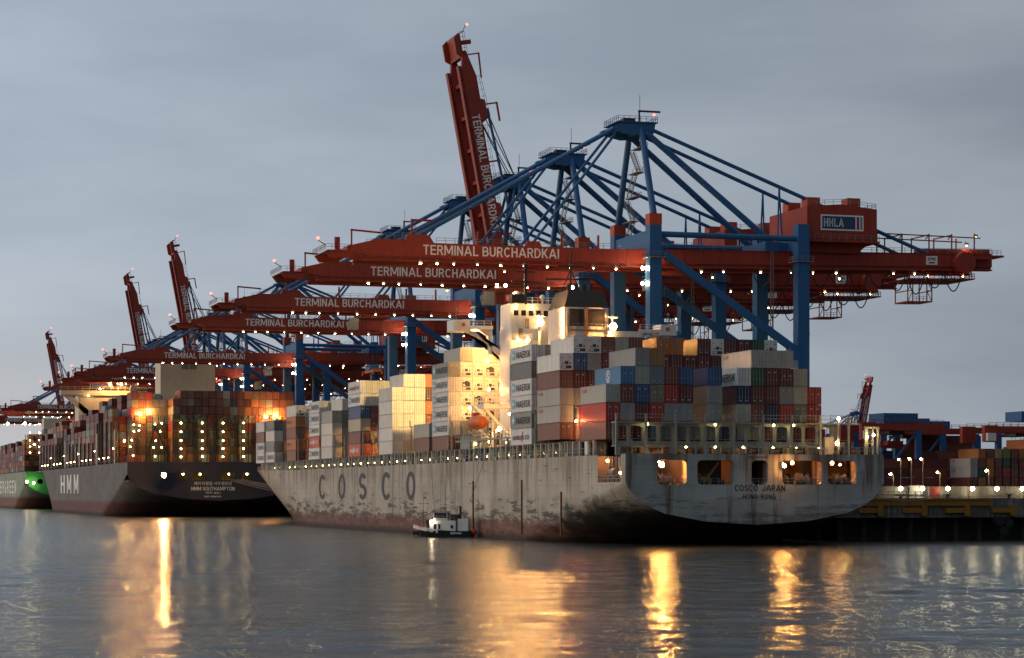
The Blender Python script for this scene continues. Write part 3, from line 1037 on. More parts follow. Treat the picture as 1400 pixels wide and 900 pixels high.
    bt = MB()
    for x in (-62.5, -56, -48, -40, -32, -24, -16, -8):
        bt.box(x - 0.4, x + 0.4, -4.4, 4.4, 49.0, 50.6)
    for x in (-36, -18, -10):
        bt.beam((x, -4.9, 51.4), (x, -4.9, 54.2), 0.4)
    bt.xform(M).build('boom_tie', RED, root)
    tp = MB().box(-67.6, -62.8, -5.9, 5.9, 49.2, 49.4)
    tp.rail([(-62.8, -6.1, 49.4), (-68.1, -6.1, 49.4), (-68.1, 6.1, 49.4)], step=1.2)
    tp.prism([(-67, 47.9), (-63.0, 47.9), (-62, 49.2), (-68, 49.2)], -5.5, -4.9).prism([(-67, 47.9), (-63.0, 47.9), (-62, 49.2), (-68, 49.2)], 4.9, 5.5)
    tp.beam((-62.5, -5, 49.4), (-62.5, -5, 53.6), 0.3).beam((-62.7, -5, 53.6), (-56.5, -5, 53.2), 0.35)
    MB().beam((-50, -5, 53), (-50, -5, 56.0), 0.35).beam((-50.2, -5, 56.0), (-45.5, -5, 56.0), 0.4).xform(M).build('boom_davit', RED, root)
    tp.box(-66, -65, -5.6, -4.8, 49.4, 52.0)
    tp.beam((-68, -6, 50.2), (-69.6, -6, 51.2), 0.15)
    tp.xform(M).build('boom_tip_platform', RED, root)
    lamp(root, M @ Vector((-69.6, -6, 51.6)), 0.3, E_RED, 'beacon')
    # ---- forestays
    if not raised:
        for s in (-1, 1):
            MB().tube((-5.6, s * 3.6, 77.0), (-49, s * 4.8, 52.6), 0.42, n=8).build('forestay', BLUE, root)
            MB().tube((-5.0, s * 3.0, 76.6), (-24.2, s * 4.8, 52.2), 0.3, n=8).build('inner_forestay', BLUE, root)
            MB().tube((-3.5, s * 2.2, 77.9), (-49.5, s * 4.2, 53.2), 0.1, n=5).build('hoist_rope', DARK, root)
    else:
        for s in (-1, 1):
            a = M @ Vector((-49, s * 4.8, 53.4))
            b2 = M @ Vector((-22, s * 4.8, 54.6))
            c2 = M @ Vector((-24.2, s * 4.8, 52.4))
            MB().tube(a, b2, 0.35, n=8).tube(b2, (-1.0, s * 3.4, 76.8), 0.35, n=8).build('forestay', BLUE, root)
            MB().tube((-0.6, s * 2.2, 78.3), M @ Vector((-49.5, s * 4.2, 53.2)), 0.14, n=5).tube((-0.2, s * 1.2, 78.3), M @ Vector((-47.5, s * 2.0, 53.2)), 0.12, n=5).build('hoist_rope', DARK, root)
    # ---- lamps
    mh = MB().box(-0.35, 0.35, -0.3, 0.3, 0.12, 0.5).beam((0, 0, 0.5), (0, 0.9, 0.9), 0.12).mesh('lamp_housing', STEEL)
    nl = [0]
    def fl(p, r=0.30):
        nl[0] += 1
        r = r * (1.0, 0.86, 1.08, 0.92, 0.78)[nl[0] % 5]
        o = link('floodlight', mh, root, (p[0], p[1], p[2] + 0.02 * max(p[0], 0)))
        lamp(o, (0, 0, 0), r, E_BOOM2 if nl[0] % 4 == 2 else E_BOOM, 'lens', False)
    if not raised:
        for k, x in enumerate((-48.5, -45.0, -41.5, -36.5, -31.5, -26.5, -21.5, -16.5, -11.5, -6.5)):
            fl((x, -6.15, 47.3), 0.42 if k == 0 else 0.30)
        for x in (-27,):
            fl((x, 6.15, 47.3))
    for x in (2, 12.5, 17.5, 26, 33, 38, 43.5, 57, 62):
        fl((x, -6.15, 47.0))
    for x in (20, 50):
        fl((x, 6.15, 47.0))
    for (x, y, z) in ((65.5, -5.6, 46.6), (74.0, -5.6, 46.6), (76.5, -2.6, 53.6), (78.5, -3.0, 55.4)):
        fl((x, y, z), 0.3)
    for (x, y, z) in ((-1.9, -9.6, 47.2), (-1.9, -9.6, 44.0)):
        lamp(root, (x, y, z), 0.36, E_LEG, 'leg_flood', True)
    # ---- trolley, cab, spreader
    tr = MB().box(spreader_x - 4, spreader_x + 4, -4.0, 4.0, 46.4, 47.5)
    tr.box(spreader_x - 3.5, spreader_x + 3.5, -3.2, -2.2, 47.5, 48.6).box(spreader_x - 3.5, spreader_x + 3.5, 2.2, 3.2, 47.5, 48.6)
    tr.build('trolley', RED, root)
    cb = MB().prism([(spreader_x - 7, 43.2), (spreader_x - 4.6, 43.2), (spreader_x - 4.6, 46.3), (spreader_x - 7, 46.3), (spreader_x - 7.5, 45.0)], -4.2, -1.8)
    cb.build('operator_cab', STEEL, root)
    cp = MB().box(spreader_x - 7.3, spreader_x - 7.1, -4.0, -2.0, 44.2, 45.9)
    cp.build('cab_window', GLASS, root)
    zs = 46.4 - drop
    ro = MB()
    for x in (-1.4, 1.4):
        for y in (-1.6, 1.6):
            ro.tube((spreader_x + x * 1.6, y, 46.4), (spreader_x + x, y, zs + 1.5), 0.06, n=4)
    ro.build('hoist_cable', DARK, root)
    hb = MB().box(spreader_x - 1.3, spreader_x + 1.3, -2.6, 2.6, zs + 0.6, zs + 1.3)
    for y in (-1.8, 1.8):
        hb.tube((spreader_x - 1.2, y, zs + 1.5), (spreader_x + 1.2, y, zs + 1.5), 0.5, n=10)
    hb.build('head_block', BLUE, root)
    sp_ = MB().box(spreader_x - 0.7, spreader_x + 0.7, -6.0, 6.0, zs, zs + 0.6)
    for y in (-6, 6):
        sp_.box(spreader_x - 1.2, spreader_x + 1.2, y - 0.2, y + 0.2, zs - 0.1, zs + 0.55)
        for x in (-1.2, 1.2):
            sp_.box(spreader_x + x - 0.15, spreader_x + x + 0.15, y - 0.15, y + 0.15, zs - 0.7, zs)
    sp_.build('spreader', paint('spreader orange', (0.55, 0.13, 0.03), 0.5, 0.3), root)
    return root

lowered = make_crane(False)
lifted = make_crane(True, 24.0, 10.0)
CX = 164.0
low = [(451, 'nearest red and blue gantry crane, boom lowered over the ship bridge'),
       (497, 'second gantry crane from the stern, boom lowered low behind the nearest boom'),
       (582, 'third lowered gantry crane, just behind the tall raised boom'),
       (654, 'fourth lowered gantry crane, its mast just above the nearest boom tip'),
       (817, 'fifth lowered gantry crane, between the bow of the pale ship and cream house'),
       (923, 'sixth lowered gantry crane, boom passing behind the cream ship house'),
       (975, 'seventh lowered gantry crane, boom lettering cut off by the cream house'),
       (1058, 'eighth lowered gantry crane, boom above the lit ship bridge'),
       (1322, 'ninth lowered gantry crane, beyond the dark ship bow'),
       (1405, 'tenth lowered gantry crane, second farthest of the lowered booms'),
       (1565, 'farthest lowered gantry crane, over the green ship')]
up = [(538, 'gantry crane with tallest raised boom, standing against the sky'),
      (1012, 'gantry crane with second raised boom from the front'),
      (1166, 'gantry crane with third raised boom from the front'),
      (1597, 'gantry crane with smallest, farthest raised boom of the quay')]
for proto, lst in ((lowered, low), (lifted, up)):
    for i, (y, lab) in enumerate(lst):
        o = proto if i == 0 else copy_tree(proto)
        o.location = (CX, y, 7.4)
        o['label'] = lab
        if i and proto is lowered:       # each crane has run its trolley somewhere else
            dx = (-22, -34, 14, -12, 4, -40, 20, -27, 9, -18)[(i - 1) % 10]
            for c_ in list(COL.objects):
                if c_.parent == o and c_.name.split('.')[0] in ('trolley', 'operator_cab', 'cab_window', 'hoist_cable', 'head_block', 'spreader'):
                    c_.location.x += dx
# a far crane of the next terminal, its raised boom leaning the other way
far = copy_tree(lifted, (945, 1985, 7.4))
far.rotation_euler = (0, 0, R(180))
far['label'] = 'distant gantry crane with raised boom beyond the stern of the pale ship'
far['group'] = 'gantry cranes along the quay'

# ------------------------------------------------------------------ ships: hulls
def lerp(a, b, t):
    return a + (b - a) * t

ZT = [(0, 3.2), (0.4, 3.75), (0.7, 4.9), (0.85, 6.2), (0.92, 7.2), (0.97, 8.5), (1.0, 9.6)]
def ztrans(u, k=1.0, base=0.0):
    u = abs(u)
    for (a, za), (b, zb) in zip(ZT, ZT[1:]):
        if u <= b:
            return base + k * lerp(za, zb, (u - a) / (b - a))
    return base + k * ZT[-1][1]

def hull_mesh(xc, hb, y0, wl_full, wl_end, dk_full, dk_end, zdeck, zlow, k=1.0, base=0.0, slope=0.19, opening=None, boot_y=0.0):
    """lofted hull from the transom y0 to the stem; opening = (y_a, y_b, z) leaves a notch in the near side down to z"""
    stations = [y0, y0 + 1.6, y0 + 6, y0 + 12.2]
    y = y0 + 16
    while y < wl_full - 4:
        stations.append(y)
        y += 6 if y < y0 + 75 else 14
    NB = 26
    st = [('a', s) for s in stations] + [('b', i / NB) for i in range(NB + 1)]
    us = [0.985, 0.96, 0.92, 0.87, 0.8, 0.7, 0.55, 0.4, 0.2, 0.0]
    def half(Y, z):
        t = min(max(z, 0) / zdeck, 1.0)
        t = t ** 1.15
        yf, ye = lerp(wl_full, dk_full, t), lerp(wl_end, dk_end, t)
        if Y <= yf:
            return hb
        s = min((Y - yf) / (ye - yf), 1)
        p, q = lerp(1.55, 2.1, t), lerp(1.0, 0.62, t)
        return hb * max(1 - s ** p, 0) ** q
    rows = []
    for kind, s in st:
        side = []
        for sg in (-1, 1):
            pts = []
            Ya = s if kind == 'a' else wl_full
            zk = max(ztrans(1, k, base) - slope * (Ya - y0), -1.0)
            zs = [zdeck, lerp(zdeck, zlow, 0.5), zlow] + [lerp(zlow, zk, t) for t in (0.2, 0.4, 0.6, 0.8, 1.0)]
            sheer = 0.0
            for z in zs:
                if kind == 'a':
                    Y = s
                else:
                    t = (min(max(z, 0) / zdeck, 1.0)) ** 1.15
                    ye = lerp(wl_end, dk_end, t)
                    Y = lerp(wl_full, ye, s)
                    sheer = 1.3 * s ** 2 * (z / zdeck if z > 0 else 0)
                b = half(Y, z)
                pts.append((xc + sg * b, Y, z + sheer))
            for u in us:
                zz = max(ztrans(u, k, base) - slope * (Ya - y0), -1.6)
                zz = min(zz, zk)
                Y = s if kind == 'a' else lerp(wl_full, wl_end, s)
                pts.append((xc + sg * u * half(Y, zk), Y, zz))
            side.append(pts)
        rows.append(side)
    m = MB()
    for sg in (0, 1):
        base_i = len(m.v)
        n = len(rows[0][sg])
        for r in rows:
            m.v += r[sg]
        for i in range(len(rows) - 1):
            for j in range(n - 1):
                if opening and sg == 0 and j < 2 and rows[i][0][0][1] >= opening[0] - 0.01 and rows[i + 1][0][0][1] <= opening[1] + 0.01:
                    continue
                a = base_i + i * n + j
                f = (a, a + 1, a + n + 1, a + n)
                m.f.append(f if sg else f[::-1])
                m.mi.append(0)
    def deck_half(Y):
        return half(Y, zdeck)
    return m, deck_half

# hull of the near ship
XC, HB, Y0 = 134.3, 21.0, 316.0
SHIP = empty('container_ship', (XC, 480, 0), 'pale grey rust streaked container ship moored in front, stern towards the viewer', 'ship', 'container ships at the quay')
HULL_G = hull_paint('pale hull', (0.43, 0.405, 0.345), (0.15, 0.055, 0.042), 3.3, rust=0.5, scuff_shade=(364, 10.0))
TRANS_G = hull_paint('pale transom', (0.37, 0.385, 0.37), (0.38, 0.40, 0.38), -3, rust=0.75, streak=0.6)
hm_, dh = hull_mesh(XC, HB, Y0 + 0.2, 543, 648, 604, 656, 13.8, 9.6, opening=(Y0 + 1.0, Y0 + 12.5, 9.6))
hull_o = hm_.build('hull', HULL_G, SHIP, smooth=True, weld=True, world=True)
# transom plate with mooring openings cut through
ol = [(-HB, 13.85), (-HB, 9.6)]
for u in (-0.985, -0.97, -0.92, -0.85, -0.78, -0.7, -0.55, -0.4, -0.2, 0, 0.2, 0.4, 0.55, 0.7, 0.78, 0.85, 0.92, 0.97, 0.985):
    ol.append((HB * u, ztrans(u)))
ol += [(HB, 9.6), (HB, 13.85)]
def tx(px):     # design helper: photograph column -> x on the transom plane, relative to the centreline
    return math.tan(math.atan(940 / 3100) + math.atan((px - 700) / 3100)) * Y0 - XC
HOLES = [(898, 938), (953, 1003), (1027, 1049), (1069, 1123), (1131, 1170)]
holes = [rrect(tx(a), tx(b), 9.25, 12.9, 0.7) for a, b in HOLES]
vs, fs = plate(ol, holes, 0.3)
tm = MB()
tm.add([(XC + x, Y0 - z, y) for x, y, z in vs], fs)
tm.build('transom', TRANS_G, SHIP, weld=True, world=True)
tl = MB()
tl.text('COSCO  JAPAN', (XC + (tx(1004) + tx(1073)) / 2, Y0 - 0.17, 8.72), (1, 0, 0), (0, 0, 1), tx(1073) - tx(1004), 0.92, 0.17)
tl.text('HONG  KONG', (XC + (tx(1015) + tx(1060)) / 2, Y0 - 0.17, 7.45), (1, 0, 0), (0, 0, 1), tx(1060) - tx(1015), 0.72, 0.16)
tl.text('IMO 9448748', (XC + (tx(1023) + tx(1049)) / 2, Y0 - 0.17, 13.35), (1, 0, 0), (0, 0, 1), tx(1049) - tx(1023), 0.30, 0.16)
tl.build('stern_lettering', BLACKR, SHIP, world=True)
sl = MB()
XS = XC - HB
for ch, y in (('C', 529.3), ('O', 507.8), ('S', 486.7), ('C', 465.3), ('O', 444.0)):
    sl.text(ch, (XS - 0.05, y, 9.5), (0, -1, 0), (0, 0, 1), 7.4, 5.9, 0.2)
sl.build('side_lettering', paint('dark blue grey lettering', (0.045, 0.05, 0.06), 0.6, 0.2, (0.12, 0.12, 0.11)), SHIP, world=True)
# fender strakes / scrape bars standing proud of the side
for y in (397.6, 367.5, 346.0):
    MB().box(XS - 0.22, XS, y, y + 0.35, 1.0, 10.2 if y > 350 else 8.2).build('rubbing_bar', paint('rust bar', (0.16, 0.075, 0.03), 0.8, 0.5), SHIP, world=True)
# main deck
dk = MB()
dp = [(XC - HB + 0.1, 329), (XC + HB - 0.1, 329)]
ys = list(np.linspace(340, 655, 40))
outl = [(XC - dh(y) + 0.05, y) for y in [329] + ys] + [(XC + dh(y) - 0.05, y) for y in (ys[::-1] + [329])]
dk.add([(x, y, 13.7) for x, y in outl], [tuple(range(len(outl)))[::-1]])
dk.build('main_deck', DECKR, SHIP, world=True)
# mooring deck inside the stern
INNER = paint('mooring deck paint', (0.42, 0.30, 0.22), 0.6, 0.5, (0.16, 0.07, 0.03))
im = MB()
im.box(XC - HB + 0.4, XC + HB - 0.4, Y0 + 0.3, 329, 8.9, 9.05)
im.box(XC - HB + 0.1, XC + HB - 0.1, 328.6, 329, 9.0, 13.65)
im.box(XC - HB + 8.0, XC + HB - 0.3, Y0 + 0.3, 328.6, 13.45, 13.62)
im.box(XC - HB + 6.2, XC + HB - 0.3, Y0 + 0.17, 317.5, 13.62, 13.8)
for u in (907, 945, 1015, 1060, 1127):
    x = XC + tx(u)
    if u != 907:
        im.box(x - 0.15, x + 0.15, Y0 + 3, 328.6, 9.05, 13.45)
im.build('mooring_deck', INNER, SHIP, world=True)
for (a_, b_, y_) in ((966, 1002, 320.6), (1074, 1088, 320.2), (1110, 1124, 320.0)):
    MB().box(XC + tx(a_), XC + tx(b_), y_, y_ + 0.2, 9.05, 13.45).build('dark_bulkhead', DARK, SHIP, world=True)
fr = MB()
for a, b in HOLES:      # inner frames of the openings
    for px in (a, b):
        x = XC + tx(px)
        fr.box(x - 0.06, x + 0.06, Y0 + 0.15, Y0 + 1.6, 9.3, 12.8)
fr.build('opening_frame', INNER, SHIP, world=True)
def winch(x, y, z, col, name='mooring_winch'):
    m = MB()
    m.box(x - 1.3, x + 1.3, y - 0.8, y + 0.8, z, z + 0.25)
    m.tube((x - 0.9, y, z + 1.0), (x + 0.7, y, z + 1.0), 0.55, n=12)
    for xx in (-1.0, -0.3, 0.75):
        m.tube((x + xx, y, z + 1.0), (x + xx + 0.1, y, z + 1.0), 0.95, n=14)
    m.box(x + 0.9, x + 1.5, y - 0.5, y + 0.5, z + 0.2, z + 1.3)
    for xx in (-1.2, 0.2):
        m.prismx([(y - 0.8, z), (y + 0.8, z), (y + 0.3, z + 1.1), (y - 0.3, z + 1.1)], x + xx - 0.06, x + xx + 0.06)
    m.build(name, col, SHIP, world=True)
OLIVE = paint('winch ochre', (0.30, 0.20, 0.06), 0.5, 0.4)
for px, y, c in ((916, 319, STEEL), (968, 319, OLIVE), (1038, 319.5, DARK), (1086, 320, DARK), (1108, 319, STEEL), (1146, 320, DARK), (1160, 319.2, STEEL)):
    winch(XC + tx(px), y, 9.05, c)
for px in (902, 926, 962, 990, 1033, 1078, 1098, 1140, 1156):
    x = XC + tx(px)
    MB().tube((x - 0.35, 317.3, 9.05), (x - 0.35, 317.3, 9.9), 0.2, n=8).tube((x + 0.35, 317.3, 9.05), (x + 0.35, 317.3, 9.9), 0.2, n=8).build('mooring_bitt', DARK, SHIP, world=True)
x = XC + tx(985)
MB().beam((x - 1.6, 318, 9.9), (x + 0.6, 318.3, 12.6), 0.28).beam((x - 2.2, 318, 9.1), (x - 1.4, 318, 10.2), 0.35).build('deck_davit', OLIVE, SHIP, world=True)
x = XC + tx(1140)
lad = MB()
for k in range(8):
    lad.beam((x - 1.0 + 0.0 * k, 321 + 0.3 * k, 9.3 + 0.5 * k), (x + 0.4, 321 + 0.3 * k, 9.3 + 0.5 * k), 0.12)
for xx in (-1.0, 0.4):
    lad.beam((x + xx, 321, 9.2), (x + xx, 323.4, 13.2), 0.16)
lad.build('deck_ladder', ORANGE, SHIP, world=True)
op_r = MB()
for a, b in HOLES:
    op_r.rail([(XC + tx(a), Y0 + 0.25, 9.25), (XC + tx(b), Y0 + 0.25, 9.25)], h=0.9, step=1.0, r=0.04)
op_r.rail([(XS + 0.15, Y0 + 1.6, 9.6), (XS + 0.15, Y0 + 12.2, 9.6)], h=1.0, step=1.2, r=0.05)
op_r.build('opening_rail', STEEL, SHIP, world=True)
# clutter seen through the notch in the side
nt_ = MB()
for k in range(6):
    yy = Y0 + 2.4 + 1.7 * k
    nt_.box(XS + 1.2, XS + 2.0, yy - 0.3, yy + 0.3, 9.05, 10.2 + 0.9 * (k % 3))
    nt_.beam((XS + 1.4, yy, 9.0), (XS + 1.4, yy, 13.6), 0.22)
nt_.box(XS + 2.6, XS + 5.0, Y0 + 2, Y0 + 12, 9.05, 13.4)
nt_.tube((XS + 1.6, Y0 + 8, 11.0), (XS + 1.6, Y0 + 10, 11.0), 0.8, n=10)
nt_.build('deck_machinery', paint('machinery', (0.20, 0.19, 0.17), 0.6, 0.5, (0.14, 0.06, 0.02)), SHIP, world=True)
# lamps of the mooring deck
def slamp(x, y, z, r, mat, name='deck_lamp', full=True):
    o = wloc(SHIP)
    return lamp(SHIP, (x - o.x, y - o.y, z - o.z), r, mat, name, full)
E_MOOR = emis('mooring deck lamp', (1.0, 0.40, 0.11), 80)
for px in (1070.8, 1151, 1096):
    slamp(XC + tx(px), 319.5 if px != 1070.8 else 316.6, 12.6, 0.28, E_MOOR)
E_MF = emis('mooring flood', (1.0, 0.42, 0.10), 2200)
light_shield(slamp(XC + tx(1070.8), 315.6, 12.1, 0.24, E_MF, 'deck_lamp', True), 0.24)
light_shield(slamp(XC + tx(906), 316.5, 12.2, 0.34, E_MF, 'deck_lamp', True), 0.34)
light_shield(slamp(XC + tx(1150), 316.4, 12.3, 0.11, E_MF, 'deck_lamp', True), 0.11)
for px, yy in ((906.5, 318.4), (920, 322), (985, 323)):
    slamp(XC + tx(px), yy, 12.75, 0.2, E_MOOR)
slamp(XS + 1.0, Y0 + 10.8, 12.9, 0.22, E_MOOR)
slamp(XS + 1.0, Y0 + 5, 11.0, 0.2, E_MOOR)

# ---- stern lashing bridge
LB_Y = 322.4
x0 = XS + 0.3
plate_o = [(0, 0), (37.2, 0), (37.2, 3.4), (0, 3.4)]
hl = []
for k in range(15):
    a = 0.62 + 2.38 * k
    hl.append(rrect(a - 0.14, a + 1.66, 0.30, 3.0, 0.42))
vs, fs = plate(plate_o, hl, 0.18)
lb = MB()
lb.add([(x0 + x, LB_Y - z, 15.15 + y) for x, y, z in vs], fs)
lbo = lb.build('lashing_bridge', SHIPG, SHIP, weld=True, world=True)
pp = MB()
pp.box(x0, x0 + 40.2, LB_Y - 1.5, LB_Y + 0.6, 18.55, 18.75)
pp.box(x0, x0 + 38, LB_Y - 1.5, LB_Y + 0.6, 15.0, 15.15)
pp.build('bridge_walkway', SHIPG, lbo, world=True)
pm_ = MB().box(-0.16, 0.16, -0.16, 0.16, 13.7, 20.0).mesh('post', SHIPG)
o = wloc(lbo)
for k in range(9):
    link('post', pm_, lbo, (x0 + 0.05 + 4.76 * k - o.x, LB_Y - 1.55 - o.y, -o.z))
for k in range(19):
    link('post', MATS.setdefault('_thin', MB().box(-0.09, 0.09, -0.09, 0.09, 13.7, 15.2).mesh('post', SHIPG)), lbo, (x0 + 0.6 + 2.05 * k - o.x, LB_Y - 1.4 - o.y, -o.z))
rr = MB()
rr.rail([(x0, LB_Y - 1.45, 18.75), (x0 + 40.2, LB_Y - 1.45, 18.75), (x0 + 40.2, LB_Y + 0.5, 18.75)], h=1.15, step=2.38, r=0.055)
rr.rail([(x0, LB_Y - 1.45, 15.15), (x0 + 38, LB_Y - 1.45, 15.15)], h=1.0, step=2.38, r=0.045)
rr.rail([(XS + 6, Y0 + 0.4, 13.8), (XC + HB - 0.3, Y0 + 0.4, 13.8)], h=1.15, step=1.7, r=0.055)
rr.build('bridge_rail', SHIPG, lbo, world=True)
GEARM = paint('rusty gear', (0.16, 0.10, 0.06), 0.7, 0.5, (0.10, 0.04, 0.015))
for k in range(10):
    xx = x0 + 2.4 + 3.9 * k
    MB().tube((xx, LB_Y + 0.2, 14.35), (xx + 1.4, LB_Y + 0.2, 14.35), 0.45, n=10).build('cable_drum', GEARM, SHIP, world=True)
    MB().box(xx + 1.8, xx + 2.6, LB_Y - 0.2, LB_Y + 0.6, 13.7, 14.9).build('deck_locker', GEARM, SHIP, world=True)
# solid wall behind the lower walkway
MB().box(XS + 1, XC + HB - 3, LB_Y + 0.9, LB_Y + 1.0, 13.7, 15.9).build('hatch_coaming', SHIPG, SHIP, world=True)
def px_x(px, Y):
    return math.tan(math.atan(940 / 3100) + math.atan((px - 700) / 3100)) * Y
for px, py in ((885, 580), (978, 580), (1058, 580), (1085, 580), (883, 605), (938, 605), (978, 605), (1016, 605), (1057, 605), (1082, 605), (1088, 605), (1120, 605)):
    Y = LB_Y - 1.35
    x = px_x(px, Y)
    z = 18.38 if py == 580 else 15.0
    slamp(x, Y, z, 0.17, E_DECK)
# starboard quarter: posts, mast lamp, lit locker
sq = MB()
for px, h, ww in ((1184, 18.2, 0.5), (1146, 19.6, 0.2), (1200, 18.2, 0.25), (1193, 18.2, 0.12)):
    x = px_x(px, 318)
    sq.box(x - ww / 2, x + ww / 2, 317.8, 318.2, 13.8, h)
xa, xb = px_x(1184, 318), px_x(1202, 318)
sq.box(xa, xb, 317.9, 318.1, 17.9, 18.2)
sq.box(px_x(1128, 320), px_x(1140, 320), 320, 322, 13.8, 16.6)
sq.rail([(px_x(1160, 317), 317, 13.8), (px_x(1206, 317), 317, 13.8)], h=1.1, step=1.2)
sq.build('quarter_posts', SHIPG, SHIP, world=True)
slamp(px_x(1145, 318), 317.6, 19.4, 0.22, E_STREET)
slamp(px_x(1143, 318), 317.6, 15.6, 0.3, emis('quarter lamp', (1.0, 0.5, 0.16), 110))
slamp(px_x(1187, 316.8), 317.2, 16.6, 0.16, E_STREET)
slamp(px_x(1196, 316.8), 317.2, 16.9, 0.2, E_STREET)

# ---- deck edge: stanchions carrying the outboard stacks, rail, small lamps
sm_ = MB().box(-0.22, 0.22, -0.22, 0.22, 13.7, 16.15).mesh('stanchion', paint('stanchion grey', (0.42, 0.42, 0.38), 0.55, 0.5, (0.18, 0.11, 0.06)))
sm2 = MB().prismx([(-0.9, 13.7), (0.9, 13.7), (0.9, 16.1), (0.5, 16.1), (0.5, 14.4), (-0.5, 14.4), (-0.5, 16.1), (-0.9, 16.1)], -0.2, 0.2).mesh('stanchion', SHIPG)
o = wloc(SHIP)
ys_ = []
y = 331.0
k = 0
while y < 612:
    link('stanchion', sm2 if k % 3 == 1 else sm_, SHIP, (XC - dh(y) + 0.35 - o.x, y - o.y, 0))
    if k % 2 == 0:
        slamp(XC - dh(y) + 1.1, y + 1.7, 14.6, 0.12, E_DECK)
    y += 3.35
    k += 1
rr = MB().rail([(XS + 0.15, 330, 13.8), (XS + 0.15, 395, 13.8)], step=2.5)
rr.rail([(XC - dh(y) + 0.15, y, 13.8 + 0.9 * max(0, (y - 560) / 95) ** 2) for y in range(395, 656, 8)], step=3)
rr.build('deck_rail', SHIPG, SHIP, world=True)
co = MB().box(XS + 2.2, XS + 2.5, 331, 612, 13.7, 16.1)
co.box(XS + 0.3, XC + HB - 0.6, 338, 346, 13.7, 15.9)
co.box(XS + 0.2, XC + HB - 0.3, 331, 613, 15.95, 16.15)
co.build('hatch_covers', paint('hatch dark', (0.10, 0.085, 0.07), 0.7, 0.4), SHIP, world=True)
# lashing bridges between the bays
def lash(y, h, nx=17):
    m = MB()
    for k in range(0, nx, 1):
        xx = XS + 0.4 + 2.38 * k
        m.box(xx - 0.12, xx + 0.12, y - 0.15, y + 0.15, 16.1, 16.1 + h)
    for z in (16.1 + h * 0.5, 16.1 + h):
        m.box(XS + 0.1, XS + 0.4 + 2.38 * (nx - 1), y - 0.5, y + 0.5, z - 0.1, z)
    m.rail([(XS + 0.1, y - 0.45, 16.1 + h), (XS + 0.1, y + 0.45, 16.1 + h)], step=0.9)
    m.build('bay_lashing_bridge', SHIPG, SHIP, world=True)
for y in (339.2, 361.4, 414.3, 445.0, 473.6, 488.3, 503.6, 517.3, 531.9, 559.8, 588.6):
    lash(y, 5.4)
for (x, y, z, m_) in ((118.5, 345.6, 19.6, E_WARM), (119.5, 516.4, 18.5, E_WARM), (119.5, 588.0, 20.5, E_WARM), (120.5, 559.0, 19.0, E_WARM), (123, 456.2, 18.5, E_WARM), (119.2, 486.8, 18.0, E_WARM), (126, 458, 20, E_WARM)):
    slamp(x, y, z, 0.2, m_)
slamp(113.0, 337.9, 19.3, 0.17, emis('red deck lamp', (1.0, 0.2, 0.06), 500))

# ---- deckhouse, bridge wings, funnel
hs = MB()
hs.box(121.3, 147.4, 401.5, 408, 13.7, 38.4)
hs.box(121.6, 135.8, 401.9, 408.5, 38.4, 43.2)
hs.box(121.3, 127, 400.3, 401.5, 36.4, 38.4)
ho = hs.build('deckhouse', SHIPW, SHIP, world=True)
wa_ = MB().box(0, 0.6, -0.06, 0, 0, 0.7).mesh('window', GLASS)
wb_ = MB().box(0, 0.9, -0.06, 0, 0, 1.0).mesh('window', GLASS)
o = wloc(ho)
for k in range(6):
    for lv in range(7):
        if lv % 2 or k % 3:
            link('window', wa_, ho, (122 + 2.2 * k - o.x, 401.5 - o.y, 17.2 + 2.9 * lv - o.z))
for k in range(9):
    link('window', wb_, ho, (122.2 + 1.45 * k - o.x, 401.9 - o.y, 40.9 - o.z))
fl_ = MB()
for lv in range(8):
    fl_.box(121.2, 127, 400.0, 401.5, 16.0 + 2.9 * lv, 16.12 + 2.9 * lv)
    fl_.rail([(121.3, 400.05, 16.1 + 2.9 * lv), (127, 400.05, 16.1 + 2.9 * lv)], step=1.5)
    fl_.beam((122.0 + 3 * (lv % 2), 400.5, 16.1 + 2.9 * lv), (125.0 - 3 * (lv % 2), 400.5, 19.0 + 2.9 * lv), 0.5, 0.15)
fl_.rail([(121.4, 400.35, 38.4), (127, 400.35, 38.4)], step=1.3)
fl_.rail([(121.7, 402.0, 43.2), (131, 402.0, 43.2)], step=1.0)
fl_.build('house_balcony', SHIPW, ho, world=True)
for sg in (-1, 1):
    bwm = MB()
    def X(v):
        return XC + sg * v
    xs = sorted((X(14.5), X(21.6)))
    bwm.box(xs[0], xs[1], 407.5, 411.5, 38.6, 38.9)
    bwm.box(xs[0], xs[1], 407.3, 407.5, 38.6, 39.3)
    tipx = sorted((X(19.0), X(22.2)))
    bwm.box(tipx[0], tipx[1], 407.2, 411.8, 38.2, 40.3)
    poly = [(X(19.6), 38.3), (X(17.8), 38.3), (X(10.0), 31.0), (X(10.0), 33.6)]
    if sg < 0:
        poly = poly[::-1]
    bwm.prism(poly, 408.2, 409.4)
    # rounded bracket below the wing
    bwm.prism([(X(14.4), 38.6), (X(17.0), 38.6), (X(15.2), 37.4), (X(14.9), 34.0), (X(14.4), 34.0)][:: (1 if sg > 0 else -1)], 408.2, 409.4)
    bo = bwm.build('bridge_wing', SHIPW, SHIP, world=True)
    rr = MB().rail([(X(14.8), 407.4, 39.2), (X(19.0), 407.4, 39.2)], h=1.0, step=1.3)
    rr.build('wing_rail', SHIPW, bo, world=True)
    MB().tube((X(20.3), 407.15, 39.4), (X(20.3), 407.05, 39.4), 0.38, n=12).build('lifebuoy', ORANGE, bo, world=True)
    MB().beam((X(21.2), 409, 40.3), (X(21.2), 409, 42.3), 0.12).ball((X(21.2), 409, 42.4), 0.25).build('wing_light', STEEL, bo, world=True)
fn = MB()
fn.box(127, 135.4, 386.5, 396, 13.7, 41.4)
